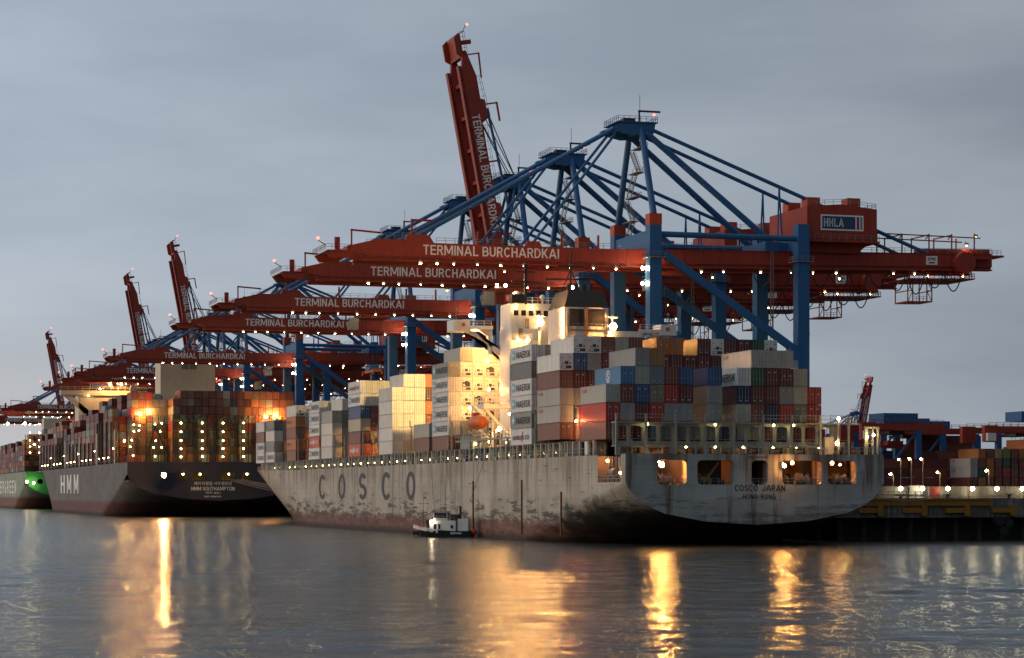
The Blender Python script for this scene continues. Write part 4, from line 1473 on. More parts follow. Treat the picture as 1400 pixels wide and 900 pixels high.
fo = fn.build('funnel_casing', paint('casing white', (0.66, 0.62, 0.58), 0.55, 0.4, (0.35, 0.24, 0.17)), SHIP, world=True)
lv_ = MB()
for (xa, xb) in ((128.1, 130.6), (131.6, 134.6)):
    for k in range(8):
        lv_.box(xa, xb, 386.42, 386.5, 38.2 + 0.34 * k, 38.42 + 0.34 * k)
    lv_.box(xa - 0.1, xb + 0.1, 386.46, 386.498, 38.0, 41.1)
lv_.build('louvre_panel', DARK, fo, world=True)
MB().box(130.75, 131.45, 386.3, 386.48, 34.5, 41.3).build('vent_pipe', paint('rust pipe', (0.22, 0.13, 0.07), 0.7, 0.5), fo, world=True)
ft = MB()
def frust(m, x0a, x1a, y0a, y1a, z0a, x0b, x1b, y0b, y1b, z1b):
    m.add([(x0a, y0a, z0a), (x1a, y0a, z0a), (x1a, y1a, z0a), (x0a, y1a, z0a), (x0b, y0b, z1b), (x1b, y0b, z1b), (x1b, y1b, z1b), (x0b, y1b, z1b)],
          [(0, 3, 2, 1), (4, 5, 6, 7), (0, 1, 5, 4), (1, 2, 6, 5), (2, 3, 7, 6), (3, 0, 4, 7)])
frust(ft, 127, 135.4, 386.5, 396, 41.4, 128.3, 134.9, 388.0, 395.6, 44.6)
for k in range(4):
    ft.tube((129.3 + 1.4 * k, 391, 44.5), (129.3 + 1.4 * k, 391, 46.0), 0.4, n=10)
fto = ft.build('funnel_top', paint('funnel dark', (0.06, 0.045, 0.038), 0.6, 0.4), fo, world=True)
MB().text('I', (126.96, 392.5, 40.9), (0, -1, 0), (0, 0, 1), 0.4, 1.6, 0.2).build('funnel_mark', SHIPW, fo, world=True)
dm_ = MB().ball((123.4, 404, 44.9), 0.8, 10, 6).tube((123.4, 404, 43.2), (123.4, 404, 44.2), 0.3, n=8).ball((128.6, 404.5, 44.6), 0.55, 10, 6).tube((128.6, 404.5, 43.2), (128.6, 404.5, 44.2), 0.2, n=8)
dm_.build('satellite_dome', SHIPW, SHIP, smooth=False, world=True)
pi_ = MB()
for k, x in enumerate((127.4, 127.75, 135.0)):
    pi_.tube((x, 386.3, 14), (x, 386.3, 40.9 - k), 0.09, n=6)
for k in range(30):
    pi_.beam((128.0, 386.35, 30 + 0.38 * k), (128.0 + 0.45, 386.35, 30 + 0.38 * k), 0.05)
pi_.box(127.9, 134.8, 386.2, 386.5, 37.3, 37.42)
pi_.rail([(127.2, 386.0, 37.42), (135.2, 386.0, 37.42)], h=1.0, step=1.1, r=0.035)
pi_.build('funnel_pipework', STEEL, fo, world=True)
dr_ = MB()
for (x, z) in ((122.6, 36.5), (126.0, 33.6), (124.4, 38.5)):
    dr_.box(x, x + 0.8, 400.22 if z == 36.5 else (401.43 if z < 38 else 401.83), 401.9, z, z + 1.9)
dr_.build('house_door', paint('door tan', (0.36, 0.25, 0.14), 0.5, 0.3), ho, world=True)
ms = MB()
ms.beam((124.5, 402, 43), (124.5, 402, 50.5), 0.5).beam((121.8, 402, 47.2), (127.2, 402, 47.2), 0.25)
ms.beam((122.7, 402, 49.0), (126.3, 402, 49.0), 0.35, 0.25)
ms.tube((134, 404, 43), (134, 404, 55), 0.25, 0.12, 6).beam((129, 404, 48), (139, 404, 48.2), 0.3).beam((131.5, 404, 50.5), (136.5, 404, 50.5), 0.4, 0.3)
ms.beam((131, 404, 43), (134, 404, 50), 0.2).beam((137, 404, 43), (134, 404, 50), 0.2)
ms.box(121, 123.4, 399, 401, 43, 44.6).beam((119.2, 404.4, 46.2), (124.5, 402, 46.2), 0.2)
ms.build('radar_mast', DARK, SHIP, world=True)
xL, xR = px_x(738, 388), px_x(838, 386)
pf = MB()
for (x_, y_) in ((xL, 388.4), (xR, 386.4)):
    pf.beam((x_, y_, 14), (x_, y_, 40.2), 0.35).box(x_ - 0.9, x_ + 0.9, y_ - 0.5, y_ + 0.5, 39.6, 39.75)
pf.build('flood_post', SHIPW, SHIP, world=True)
# the two glaring floods that look aft, lamps under them, floods that look forward
xL, xR = px_x(738, 388), px_x(838, 386)
for (x_, y_, z_) in ((xL, 388, 38.6), (xR, 386, 38.0)):
    fo_ = slamp(x_, y_, z_, 0.55, E_STRONG, 'aft_flood', True)
    light_shield(fo_, 0.55)
for px in (709, 722):
    slamp(px_x(px, 400.0), 400.0, 36.2, 0.28, emis('house lamp', (1.0, 0.56, 0.20), 110))
for (x_, z_) in ((122.4, 42.4), (125.6, 42.4), (126.8, 39.6), (137.2, 38.0), (141, 38.0)):  # extra lamps added to make the aft house wall glow
    slamp(x_, 401.0, z_, 0.22, MATS['house lamp'])  # added lamp for the wall glow, under the shared default name
E_FWD = emis('forward flood', (1.0, 0.48, 0.13), 620)
for (x, z, r) in ((123, 39.5, 0.42), (130, 40.0, 0.42)):
    slamp(x, 409.6, z, r, E_FWD, 'forward_flood')
for (x, y, z, r) in ((116.6, 411.9, 24.0, 0.2), (120, 411.5, 33.0, 0.25), (117.5, 411.9, 37.8, 0.3), (119.8, 410.2, 27.5, 0.25)):
    slamp(x, y, z, r, E_FWD, 'forward_flood')
# hooded floods on the signal mast, throwing their beams forward over the bays
for i, (x, tx_, ty_, tz_) in enumerate(((119.6, 117, 470, 25), (121.2, 122, 492, 28))):
    fo_ = slamp(x, 404, 46.6, 0.3, E_FWD, 'forward_flood')
    ld_ = bpy.data.lights.new('flood_beam', 'SPOT')
    ld_.energy = 135000
    ld_.color = (1.0, 0.64, 0.22)
    ld_.spot_size = R(34)
    ld_.spot_blend = 0.5
    ld_.shadow_soft_size = 0.4
    lo_ = bpy.data.objects.new('flood_beam', ld_)
    COL.objects.link(lo_)
    lo_.parent = fo_
    d_ = Vector((tx_ - x, ty_ - 404, tz_ - 46.6))
    lo_.location = d_.normalized() * 0.6
    lo_.rotation_euler = d_.to_track_quat('-Z', 'Y').to_euler()
# ---- lifeboat station on the near side
lbm = MB()
pts = [(-4.2, 0.15, 0.2), (-3.4, 0.95, 0.9), (-1.8, 1.35, 1.25), (1.8, 1.4, 1.3), (3.4, 1.05, 1.0), (4.2, 0.2, 0.3)]
ring = []
for (yy, hw, hh) in pts:
    ring.append([(math.cos(t) * hw, yy, math.sin(t) * hh) for t in [2 * math.pi * i / 12 for i in range(12)]])
for a, b in zip(ring, ring[1:]):
    lbm.add(a + b, [(i, (i + 1) % 12, 12 + (i + 1) % 12, 12 + i) for i in range(12)])
lbm.add(ring[0], [tuple(range(12))])
lbm.add(ring[-1], [tuple(range(12))[::-1]])
lbm.move((XS + 1.6, 400.5, 21.0))
LBT = empty('lifeboat', (XS + 1.6, 400.5, 21.0), 'orange enclosed lifeboat hanging beside the white deckhouse', 'lifeboat')
lbm.build('boat_hull', ORANGE, LBT, smooth=True, weld=True, world=True)
MB().box(XS + 1.0, XS + 2.2, 401.4, 402.8, 22.0, 22.8).build('boat_cabin', ORANGE, LBT, world=True)
dv_ = MB()
for y in (397.0, 404.0):
    dv_.beam((XS + 3.4, y, 16), (XS + 3.4, y, 22), 0.4).beam((XS + 3.4, y, 22), (XS + 1.4, y, 24.2), 0.35).beam((XS + 3.4, y, 17.5), (XS + 0.8, y, 19.5), 0.3)
    dv_.beam((XS + 1.5, y, 24.2), (XS + 1.6, y + (0.8 if y < 400 else -0.8), 22.2), 0.1)
dv_.build('boat_davit', SHIPW, SHIP, world=True)
pl = MB().box(XS + 0.2, XS + 6.0, 392, 396, 23.3, 24.1)
pl.beam((XS + 1.0, 394, 23.3), (XS + 5.6, 394, 18.5), 0.5).beam((XS + 5.7, 393, 16), (XS + 5.7, 393, 23.3), 0.5)
pl.rail([(XS + 0.3, 392.1, 24.1), (XS + 6, 392.1, 24.1)], step=1.4).rail([(XS + 0.3, 396, 24.1), (XS + 0.3, 392.1, 24.1)], step=1.4)
pl.build('boat_platform', SHIPW, SHIP, world=True)
ck = MB()
for k in range(9):
    yy = 379 + 3.6 * k
    ck.beam((XS + 0.8, yy, 13.8), (XS + 0.8, yy, 17.6 + 0.8 * (k % 3)), 0.28)
    ck.box(XS + 1.4, XS + 3.2, yy, yy + 1.6, 13.8, 15.2 + 0.7 * ((k * 7) % 4))
ck.box(XS + 0.5, XS + 1.0, 376.5, 412, 17.5, 17.8).box(XS + 0.6, XS + 2.4, 402.5, 409, 16.2, 18.6)
ck.rail([(XS + 0.5, 377, 17.8), (XS + 0.5, 412, 17.8)], step=2)
ck.build('side_gallery', SHIPG, SHIP, world=True)
slamp(XS + 1.4, 386.0, 19.4, 0.34, E_WARM)
for (y, z) in ((380, 16.8), (391, 17.2), (400, 17.0), (408, 18.4), (404.5, 21.5), (378.5, 21.8)):
    slamp(XS + 1.0 if y != 404.5 else XS + 3.0, y, z, 0.2, E_DECK)
gw = MB().box(XS - 0.12, XS + 0.1, 333, 334.2, 14.0, 16.0)
gw.build('life_raft_rack', SHIPW, SHIP, world=True)
# pilot lines hanging down the side
for (ya, za, yb, zb, c) in ((428, 14, 420, 2.5, ROPE), (417, 14, 405, 4.0, STEEL), (390, 14, 396, 6.5, STEEL)):
    MB().tube((XS - 0.15, ya, za), (XS - 1.2, yb, zb), 0.05, n=4).build('side_line', c, SHIP, world=True)

# ------------------------------------------------------------------ containers
PAL = {'m': ('maroon', (0.115, 0.022, 0.022)), 'r': ('rust red', (0.20, 0.05, 0.03)), 'b': ('brown', (0.19, 0.078, 0.055)),
       'o': ('orange', (0.46, 0.15, 0.035)), 'w': ('white reefer', (0.66, 0.65, 0.61)), 'W': ('white', (0.64, 0.62, 0.56)),
       'g': ('light grey', (0.40, 0.39, 0.34)), 'G': ('grey', (0.27, 0.275, 0.265)), 'd': ('dark grey', (0.15, 0.155, 0.15)),
       'B': ('blue', (0.028, 0.085, 0.21)), 'n': ('navy', (0.018, 0.03, 0.075)), 's': ('slate blue', (0.16, 0.21, 0.25)),
       'e': ('green', (0.02, 0.085, 0.045)), 'y': ('ochre', (0.33, 0.16, 0.05)), 'c': ('beige', (0.42, 0.37, 0.27)),
       'k': ('dirty khaki', (0.22, 0.18, 0.12)), 'R': ('red', (0.42, 0.035, 0.025)), 'M': ('white lettered', (0.66, 0.66, 0.64)),
       'h': ('white logo', (0.66, 0.65, 0.63)), 'H': ('coral red lettered', (0.48, 0.09, 0.05)), 'K': ('pale grey lettered', (0.43, 0.42, 0.38)),
       't': ('teal', (0.05, 0.17, 0.19)), 'p': ('magenta', (0.42, 0.035, 0.20)), 'L': ('light blue ring marked', (0.06, 0.19, 0.36)),
       'D': ('weathered grey lettered', (0.27, 0.275, 0.265)), 'l': ('lime green', (0.16, 0.26, 0.04)), 'a': ('tan', (0.45, 0.28, 0.15))}
CL, CW, CH = 12.2, 2.31, 2.72
def cmat(ch):
    return paint('container ' + PAL[ch][0], PAL[ch][1], 0.5, 0.7, tuple(0.5 * a + 0.5 * b for a, b in zip(PAL[ch][1], (0.09, 0.06, 0.04))), 0.35, vary=0.10, corr=True)
BODY, DOOR, REEF = {}, {}, {}
def body_mesh(ch, L=CL):
    if (ch, L) not in BODY:
        m = MB()
        w2, l2 = CW / 2, L / 2
        m.box(-w2 + 0.05, w2 - 0.05, -l2 + 0.04, l2 - 0.06, 0.04, CH - 0.04)
        for x in (-1, 1):
            for y in (-1, 1):
                m.box(x * w2 - (0.16 if x > 0 else 0), x * w2 + (0.16 if x < 0 else 0), y * l2 - (0.16 if y > 0 else 0), y * l2 + (0.16 if y < 0 else 0), 0, CH)
            for z in (0.0, CH - 0.13):
                m.box(x * w2 - (0.1 if x > 0 else 0), x * w2 + (0.1 if x < 0 else 0), -l2 + 0.16, l2 - 0.16, z, z + 0.13)
        for y in (-1, 1):
            for z in (0.0, CH - 0.13):
                m.box(-w2 + 0.16, w2 - 0.16, y * l2 - (0.1 if y > 0 else 0), y * l2 + (0.1 if y < 0 else 0), z, z + 0.13)
        BODY[(ch, L)] = m.mesh('container_body', cmat(ch))
    return BODY[(ch, L)]
BARM = paint('galvanised bars', (0.30, 0.29, 0.27), 0.5, 0.5, metallic=0.2)
PLATEM = paint('placard white', (0.45, 0.45, 0.42), 0.5, 0.4)
def door_mesh(ch, var):
    if (ch, var) not in DOOR:
        m = MB()
        m.box(-0.47, 0.47, -0.03, 0.03, 0.16, CH - 0.16)
        for z in (0.62, 1.18, 1.74, 2.24):
            m.box(-0.44, 0.44, -0.042, -0.03, z, z + 0.10)
        for x in (-0.24, 0.24):
            m.box(x - 0.025, x + 0.025, -0.09, -0.042, 0.06, CH - 0.06, 1)
            m.box(x - 0.09, x + 0.09, -0.11, -0.042, 0.9, 1.05, 1)
        if var == 1:
            m.box(-0.20, 0.14, -0.06, -0.043, 2.0, 2.16, 2)
        if var == 2:
            m.box(0.02, 0.30, -0.06, -0.043, 1.46, 1.70, 2)
        if var == 3:
            m.box(-0.3, 0.1, -0.06, -0.043, 0.4, 0.55, 2)
        DOOR[(ch, var)] = m.mesh('door', [cmat(ch), BARM, PLATEM])
    return DOOR[(ch, var)]
UNITM = paint('reefer unit dark', (0.05, 0.05, 0.05), 0.6, 0.3)
def reefer_mesh(var):
    if var not in REEF:
        m = MB()
        m.box(-0.98, 0.98, -0.04, 0.02, 0.12, CH - 0.12)
        m.box(-0.85, 0.85, -0.07, -0.04, 0.25, 0.72, 1)
        m.box(-0.75, -0.1, -0.09, -0.05, 0.35, 0.65, 0)
        if var == 0:
            m.box(-0.8, 0.75, -0.07, -0.04, 0.85, 1.75, 1)
            m.tube((0.1, -0.12, 1.5), (0.1, -0.05, 1.5), 0.5, n=12, mi=1)
            m.box(-0.6, -0.2, -0.09, -0.05, 1.0, 1.4, 0)
        else:
            m.box(-0.28, 0.3, -0.07, -0.04, 0.95, 1.45, 1)
            m.box(-0.7, -0.5, -0.07, -0.04, 1.0, 1.2, 1).box(0.5, 0.75, -0.07, -0.04, 1.0, 1.25, 1)
        for x in (-0.75, 0.75):
            m.box(x - 0.15, x + 0.15, -0.06, -0.04, 1.95, 2.05, 1)
        REEF[var] = m.mesh('cooling_unit', [cmat('w'), UNITM])
    return REEF[var]

BOX_C = []          # centre x, y, z0, half sizes for the visibility test
SPECS = []
def want(ch, x, y, z, names, L=CL, rot=False, place='', grp=''):
    SPECS.append((ch, x, y, z, L, rot, place, grp))

ORD = ['first', 'second', 'third', 'fourth', 'fifth', 'sixth', 'seventh', 'eighth', 'ninth', 'tenth', 'eleventh', 'twelfth', 'thirteenth', 'fourteenth', 'fifteenth', 'sixteenth', 'seventeenth']
PITCH_X, PITCH_Z, ZB = 2.38, 2.8, 16.2
# bay: aft end y, base z, name, {row: colours from the bottom up}; '.' leaves a gap
BAYS = [
 (325.0, ZB, 'bay over the stern', {1: 'bRK', 2: 'mGrL', 3: 'mmBgG', 4: 'tRksy', 5: 'dGRr', 6: 'dGmB', 8: 'dGGB', 10: 'GgnM', 11: 'drmeK', 12: 'rnmmg', 13: 'tRGmg', 14: 'mkcc', 15: 'RRR', 7: 'd', 9: 'n'}),
 (347.6, ZB + 0.45, 'second bay from the stern', {1: 'bKKbw', 2: 'mnGmBw', 3: 'gmrmGw', 4: 'bdrmmb', 5: 'ggmbrg', 6: 'mGGrmb', 7: 'mrbGm', 8: 'rmGbmo', 9: 'mmbrmo', 10: 'mrbGm', 11: 'bmGrmm', 12: 'mbrGmw', 13: 'rbmGmm', 14: 'mGbrmm', 15: 'bmGrme', 16: 'mbrGcw'}),
 (362.8, ZB, 'bay just behind the white deckhouse', {1: 'hDMMdM', 2: 'GGGGGG', 3: 'GdGGGG', 4: 'dGdGG', 5: 'GGGGG', 6: 'GGdG', 7: 'GG', 8: 'GGG', 9: 'mmmm', 10: 'GGGm', 11: 'GGGb', 12: 'mmmb', 13: 'bbmm', 14: 'mGm', 15: 'GG'}),
 (415.7, ZB, 'bay just ahead of the white deckhouse', {1: 'bMMMMD', 2: 'bGwwwwg', 3: 'bwwwwwW', 4: 'bwwwwwW', 5: 'bwwwwwW', 6: 'bwwwwwW', 7: 'bwwwwwW'}),
 (430.0, ZB, 'second bay ahead of the white deckhouse', {1: 'bg'}),
 (460.0, ZB, 'third bay ahead of the white deckhouse', {1: 'WWWWW', 2: 'cWWWWW', 3: 'cWWWWW', 4: 'roromo', 5: 'ororo'}),
 (489.6, ZB, 'fourth bay ahead of the white deckhouse', {1: 'HbcBMh', 2: 'rcrrWW', 3: 'rccrWW', 4: 'rccoWW'}),
 (518.7, ZB, 'fifth bay ahead of the white deckhouse', {1: 'WWWg', 2: 'ddddW', 3: 'dGddg', 4: 'GGGGg'}),
 (533.1, ZB, 'sixth bay ahead of the white deckhouse', {1: 'MHMMM', 2: 'dGdGw', 3: 'GGGGw'}),
 (561.4, ZB, 'seventh bay ahead of the white deckhouse', {1: 'bobow', 2: 'orocw', 3: 'ccrcw', 4: 'crcc'}),
 (590.0, ZB, 'eighth bay ahead of the white deckhouse', {1: 'MsWd', 2: 'kokG', 3: 'GkGd', 4: 'dGG'}),
 (604.2, ZB, 'foremost bay at the bow', {1: 'MMbW', 2: 'GGGG', 3: 'GkG'}),
]
for (y0, zb, nm, rows) in BAYS:
    for row, cols in rows.items():
        for k, ch in enumerate(cols):
            SPECS.append((ch, XS + 0.12 + CW / 2 + PITCH_X * (row - 1), y0 + CL / 2, zb + PITCH_Z * k, CL, False,
                          '%s tier, %s row, %s' % (ORD[k], ORD[row - 1], nm), 'containers stacked on the pale ship'))
# ---- yard stacks behind the quay: long sides towards the water, then stacks of ends
rnd = random.Random(5)
YB = 7.05
def yrow(x, y, cols, nm, rot=True):
    for k, ch in enumerate(cols):
        SPECS.append((ch, x, y, YB + 2.76 * k, CL, rot, '%s tier, %s' % (ORD[k], nm), 'containers stacked in the yard'))
for i, (x, cols) in enumerate(((283.5, 'mmrm'), (296.2, 'rmmr'), (308.9, 'mrrm'))):
    yrow(x, 600, cols, 'front yard stack %s from the ship' % ORD[i])
for i, (x, cols) in enumerate(((291, 'mgmmp'), (303.7, 'mmrmn'), (316.4, 'bmggm'), (329.1, 'rmmbr'), (341.8, 'mrbmm'))):
    yrow(x, 622, cols, 'second yard line stack %s from the ship' % ORD[i])
for i, (x, cols) in enumerate(((296, 'mrmbmm'), (308.7, 'bmrmrb'), (334, 'mrmrbmm'), (347, 'bbmrmrm'))):
    yrow(x, 650, cols, 'rear yard line stack %s from the ship' % ORD[i])
endc = ['mmKK', 'roero', 'rroor', 'mrrra', 'erReleb'[:5], 'Rrbmr', 'nrrro', 'raraoo', 'errrao', 'rarrrr', 'arbrbr', 'llllaa', 'llllao', 'lrllea', 'rallar']
x = 315.5
for i, cols in enumerate(endc):
    yrow(x, 590, cols, 'quay side stack of ends, %s from the ship' % ORD[i], rot=False)
    x += 2.62
# ---- drop every container that nothing in this view shows
C = []
for s in SPECS:
    ch, x, y, z, L, rot, *_ = s
    hx, hy = (L / 2, CW / 2) if rot else (CW / 2, L / 2)
    C.append((x - hx, x + hx, y - hy, y + hy, z, z + CH))
C = np.array(C)
HOUSE = np.array([(121.3, 147.4, 401.5, 408, 13.7, 38.4), (127, 135.4, 386.5, 396, 13.7, 41.4), (XS, XS + 42, LB_Y, LB_Y + 0.3, 13.7, 15.7), (XS, XS + 42, 316, 330, 0, 13.7)])
OCC = np.vstack([C, HOUSE])
lo = OCC[:, [0, 2, 4]] + 0.02
hi = OCC[:, [1, 3, 5]] - 0.02
eye = np.array([0, 0, 7.9])
def visible(i):
    x0_, x1_, y0_, y1_, z0_, z1_ = C[i]
    P = []
    for u in (0.06, 0.3, 0.5, 0.7, 0.94):
        for v in (0.08, 0.35, 0.65, 0.92):
            P.append((lerp(x0_, x1_, u), y0_ - 0.01, lerp(z0_, z1_, v)))
            P.append((x0_ - 0.01, lerp(y0_, y1_, u), lerp(z0_, z1_, v)))
    P = np.array(P)
    for p in P:
        d = p - eye
        t0 = (lo - eye) / d
        t1 = (hi - eye) / d
        tn = np.minimum(t0, t1).max(axis=1)
        tf = np.maximum(t0, t1).min(axis=1)
        hit = (tn < tf) & (tn > 0) & (tn < 0.9999)
        if not hit.any():
            return True
    return False
vis = [visible(i) for i in range(len(C))]

TXT = {}
def side_text(ch, k):
    """lettering on the long side that faces the water, as one mesh per kind; local to the container"""
    key = (ch, k)
    if key in TXT:
        return TXT[key]
    m = MB()
    xs = -CW / 2 - 0.035
    xd, yd = (0, -1, 0), (0, 0, 1)
    mats = [BLACKR, paint('star blue', (0.18, 0.42, 0.52), 0.5, 0.1), REDP, LETTER]
    if ch in 'MD':
        m.text('MAERSK', (xs, -1.5, 1.3), xd, yd, 7.9, 1.15, 0.15, mi=0)
        m.add([(xs, 5.2, 0.7), (xs, 3.4, 0.7), (xs, 3.4, 2.2), (xs, 5.2, 2.2)], [(0, 1, 2, 3)], 1)
        m.text('+', (xs - 0.01, 4.3, 1.45), xd, yd, 1.1, 1.1, 0.2, mi=3)
    elif ch == 'H':
        m.text('HAMBURG SuD', (xs, 0.0, 1.35), xd, yd, 8.6, 0.9, 0.17, mi=3)
        m.text('/', (xs - 0.01, 0.4, 1.35), xd, yd, 1.2, 1.7, 0.2, mi=3)
    elif ch == 'h':
        m.text('HAMBURG SuD', (xs, 0.0, 1.25), xd, yd, 9.4, 0.8, 0.17, mi=0)
        m.text('/', (xs - 0.01, -0.8, 1.35), xd, yd, 1.2, 1.7, 0.2, mi=2)
    elif ch == 'K':
        m.text('K LINE', (xs, 4.0, 2.05), xd, yd, 2.3, 0.5, 0.2, mi=2)
    elif ch == 'L':
        vs_ = []
        n = 20
        for r_ in (0.95, 0.75):
            for i in range(n):
                t = 2 * math.pi * i / n
                vs_.append((xs, -0.4 + r_ * math.cos(t), 1.36 + r_ * math.sin(t)))
        m.add(vs_, [(i, (i + 1) % n, n + (i + 1) % n, n + i) for i in range(n)], 3)
        m.text('S', (xs, -0.4, 1.36), xd, yd, 0.75, 1.05, 0.22, mi=3)
    elif ch == 'o':
        m.text('HAPAG-LLOYD', (xs, 2.0, 1.45), xd, yd, 5.2, 0.7, 0.17, mi=0)
    elif ch == 'p':
        return None
    else:
        return None
    TXT[key] = m.mesh('side_lettering', mats)
    return TXT[key]

ns = 0
for i, s in enumerate(SPECS):
    if not vis[i]:
        continue
    ch, x, y, z, L, rot, place, grp = s
    o = link('shipping_container', body_mesh(ch, L), None, (x, y, z))
    if rot:
        o.rotation_euler = (0, 0, R(-90))
    tag(o, '%s container, %s' % (PAL[ch][0], place), 'container', grp)
    ns += 1
    if rot:
        if ch == 'p':
            MB().text('ONE', (-CW / 2 - 0.035, -1.0, 1.36), (0, -1, 0), (0, 0, 1), 4.6, 1.5, 0.26).build('side_lettering', LETTER, o)
        elif ch == 'g':
            MB().text('K LINE', (-CW / 2 - 0.035, 4, 2.0), (0, -1, 0), (0, 0, 1), 2.3, 0.5, 0.2).build('side_lettering', REDP, o)
        continue
    if ch in 'w' or (ch == 'W' and y > 459 and False):
        link('cooling_unit', reefer_mesh(0 if (i * 7) % 3 == 0 else 1), o, (0, -L / 2 + 0.02, 0))
    else:
        var = (i * 5) % 4
        for xx in (-0.5, 0.5):
            link('door', door_mesh(ch, var), o, (xx, -L / 2 + 0.03, 0))
    if grp.endswith('ship') and 'first row' in place or ch in 'KLM':
        me = side_text(ch, 0)
        if me is not None:
            link('side_lettering', me, o)
print('containers', ns, 'of', len(SPECS))

# ------------------------------------------------------------------ the dark ship beyond
def px_z(py, X, Y):
    d = (Y * 3100 + X * 940) / math.hypot(3100, 940)
    return 7.9 + (675 - py) * d / 3100
XC2, HB2, Y02 = 126.5, 30.5, 756.0
SH2 = empty('container_ship', (XC2, 930, 0), 'huge dark hulled container ship with navy stern moored beyond the pale ship', 'ship', 'container ships at the quay')
HULL_N = hull_paint('dark hull', (0.15, 0.14, 0.135), (0.14, 0.04, 0.028), 5.0, rust=0.15, streak=0.25)
h2, dh2 = hull_mesh(XC2, HB2, Y02 + 0.2, 1010, 1092, 1055, 1128, 18.4, 12.5, k=1.35, base=1.2, slope=0.2)
h2.build('hull', HULL_N, SH2, smooth=True, weld=True, world=True)
ol = [(-HB2, 18.45), (-HB2, ztrans(1, 1.35, 1.2))]
for u in (-0.985, -0.97, -0.92, -0.85, -0.78, -0.7, -0.55, -0.4, -0.2, 0, 0.2, 0.4, 0.55, 0.7, 0.78, 0.85, 0.92, 0.97, 0.985):
    ol.append((HB2 * u, ztrans(u, 1.35, 1.2)))
ol += [(HB2, ztrans(1, 1.35, 1.2)), (HB2, 18.45)]
def tx2(px):
    return px_x(px, Y02) - XC2
h_px = [(244, 252), (262, 281), (302, 320), (331, 340)]
vs, fs = plate(ol, [rrect(tx2(a), tx2(b), 12.5, 15.0, 0.4, 2) for a, b in h_px], 0.4)
m = MB()
m.add([(XC2 + x, Y02 - z, y) for x, y, z in vs], fs)
m.build('transom', NAVY, SH2, weld=True, world=True)
m = MB()
cx2 = px_x(291, Y02)
m.text('HMM SOUTHAMPTON', (cx2, Y02 - 0.25, 9.55), (1, 0, 0), (0, 0, 1), 14.6, 1.25, 0.15)
m.text('에이치엠엠 사우샘프턴', (cx2, Y02 - 0.25, 11.3), (1, 0, 0), (0, 0, 1), 12.6, 1.2, 0.0)
m.text('제주 JEJU', (cx2, Y02 - 0.25, 8.1), (1, 0, 0), (0, 0, 1), 5.0, 0.9, 0.0)
m.text('IMO 9868340', (cx2, Y02 - 0.25, 6.9), (1, 0, 0), (0, 0, 1), 5.6, 0.6, 0.15)
m.build('stern_lettering', LETTER, SH2, world=True)
m = MB()
for ch, y in (('H', 968), ('M', 942), ('M', 915)):
    m.text(ch, (XC2 - HB2 - 0.06, y, 11.8), (0, -1, 0), (0, 0, 1), 17, 7.6, 0.2)
m.build('side_lettering', LETTER, SH2, world=True)
m = MB()
m.box(XC2 - HB2 + 0.5, XC2 + HB2 - 0.5, Y02 + 0.4, 772, 11.9, 12.1).box(XC2 - HB2 + 0.5, XC2 + HB2 - 0.5, 768, 768.4, 12, 18.2)
m.box(XC2 - HB2, XC2 + HB2, Y02 + 0.21, 776, 18.2, 18.35)
m.build('mooring_deck', paint('far mooring deck', (0.30, 0.24, 0.15), 0.6, 0.4), SH2, world=True)
dk = MB()
outl = [(XC2 - dh2(y) + 0.05, y) for y in np.linspace(776, 1127, 30)] + [(XC2 + dh2(y) - 0.05, y) for y in np.linspace(1127, 776, 30)]
dk.add([(x, y, 18.3) for x, y in outl], [tuple(range(len(outl)))[::-1]])
dk.build('main_deck', GREENS, SH2, world=True)
def lamp2(px, py, Y, r, mat, sh, name='deck_lamp', full=True):
    X = px_x(px, Y)
    o = wloc(sh)
    return lamp(sh, (X - o.x, Y - o.y, px_z(py, X, Y) - o.z), r, mat, name, full)
light_shield(lamp2(224, 650, 753.4, 0.7, E_SIDE, SH2, 'side_lamp', True), 0.7)
for a, b in h_px:
    lamp2((a + b) / 2 + 2, 648.5, 757.5, 0.28, E_DECK, SH2)
# lashing bridge across the stern of the dark ship, with its five-storey lamp columns
xb0, xb1 = px_x(236, 772), XC2 + HB2 - 1
m = MB()
nz_ = [18.4 + 3.05 * k for k in range(6)]
for k in range(19):
    xx = lerp(xb0, xb1, k / 18)
    m.box(xx - 0.14, xx + 0.14, 771.8, 772.2, 18.3, nz_[-1] + 1)
for z in nz_[1:]:
    m.box(xb0, xb1, 771.4, 772.6, z - 0.14, z)
    m.rail([(xb0, 771.4, z), (xb1, 771.4, z)], step=4, r=0.07)
for k in range(0, 18):
    xx, x2_ = lerp(xb0, xb1, k / 18), lerp(xb0, xb1, (k + 1) / 18)
    m.beam((xx, 771.9, nz_[4]), (x2_, 771.9, nz_[5] + 1), 0.16).beam((x2_, 771.9, nz_[4]), (xx, 771.9, nz_[5] + 1), 0.16)
m.build('lashing_bridge', GREENS, SH2, world=True)
for px in (247.5, 276.5, 305, 333):
    for py in (578.5, 590.5, 602.5, 613.5, 624.5):
        lamp2(px, py, 771.0, 0.27, E_DECK, SH2)
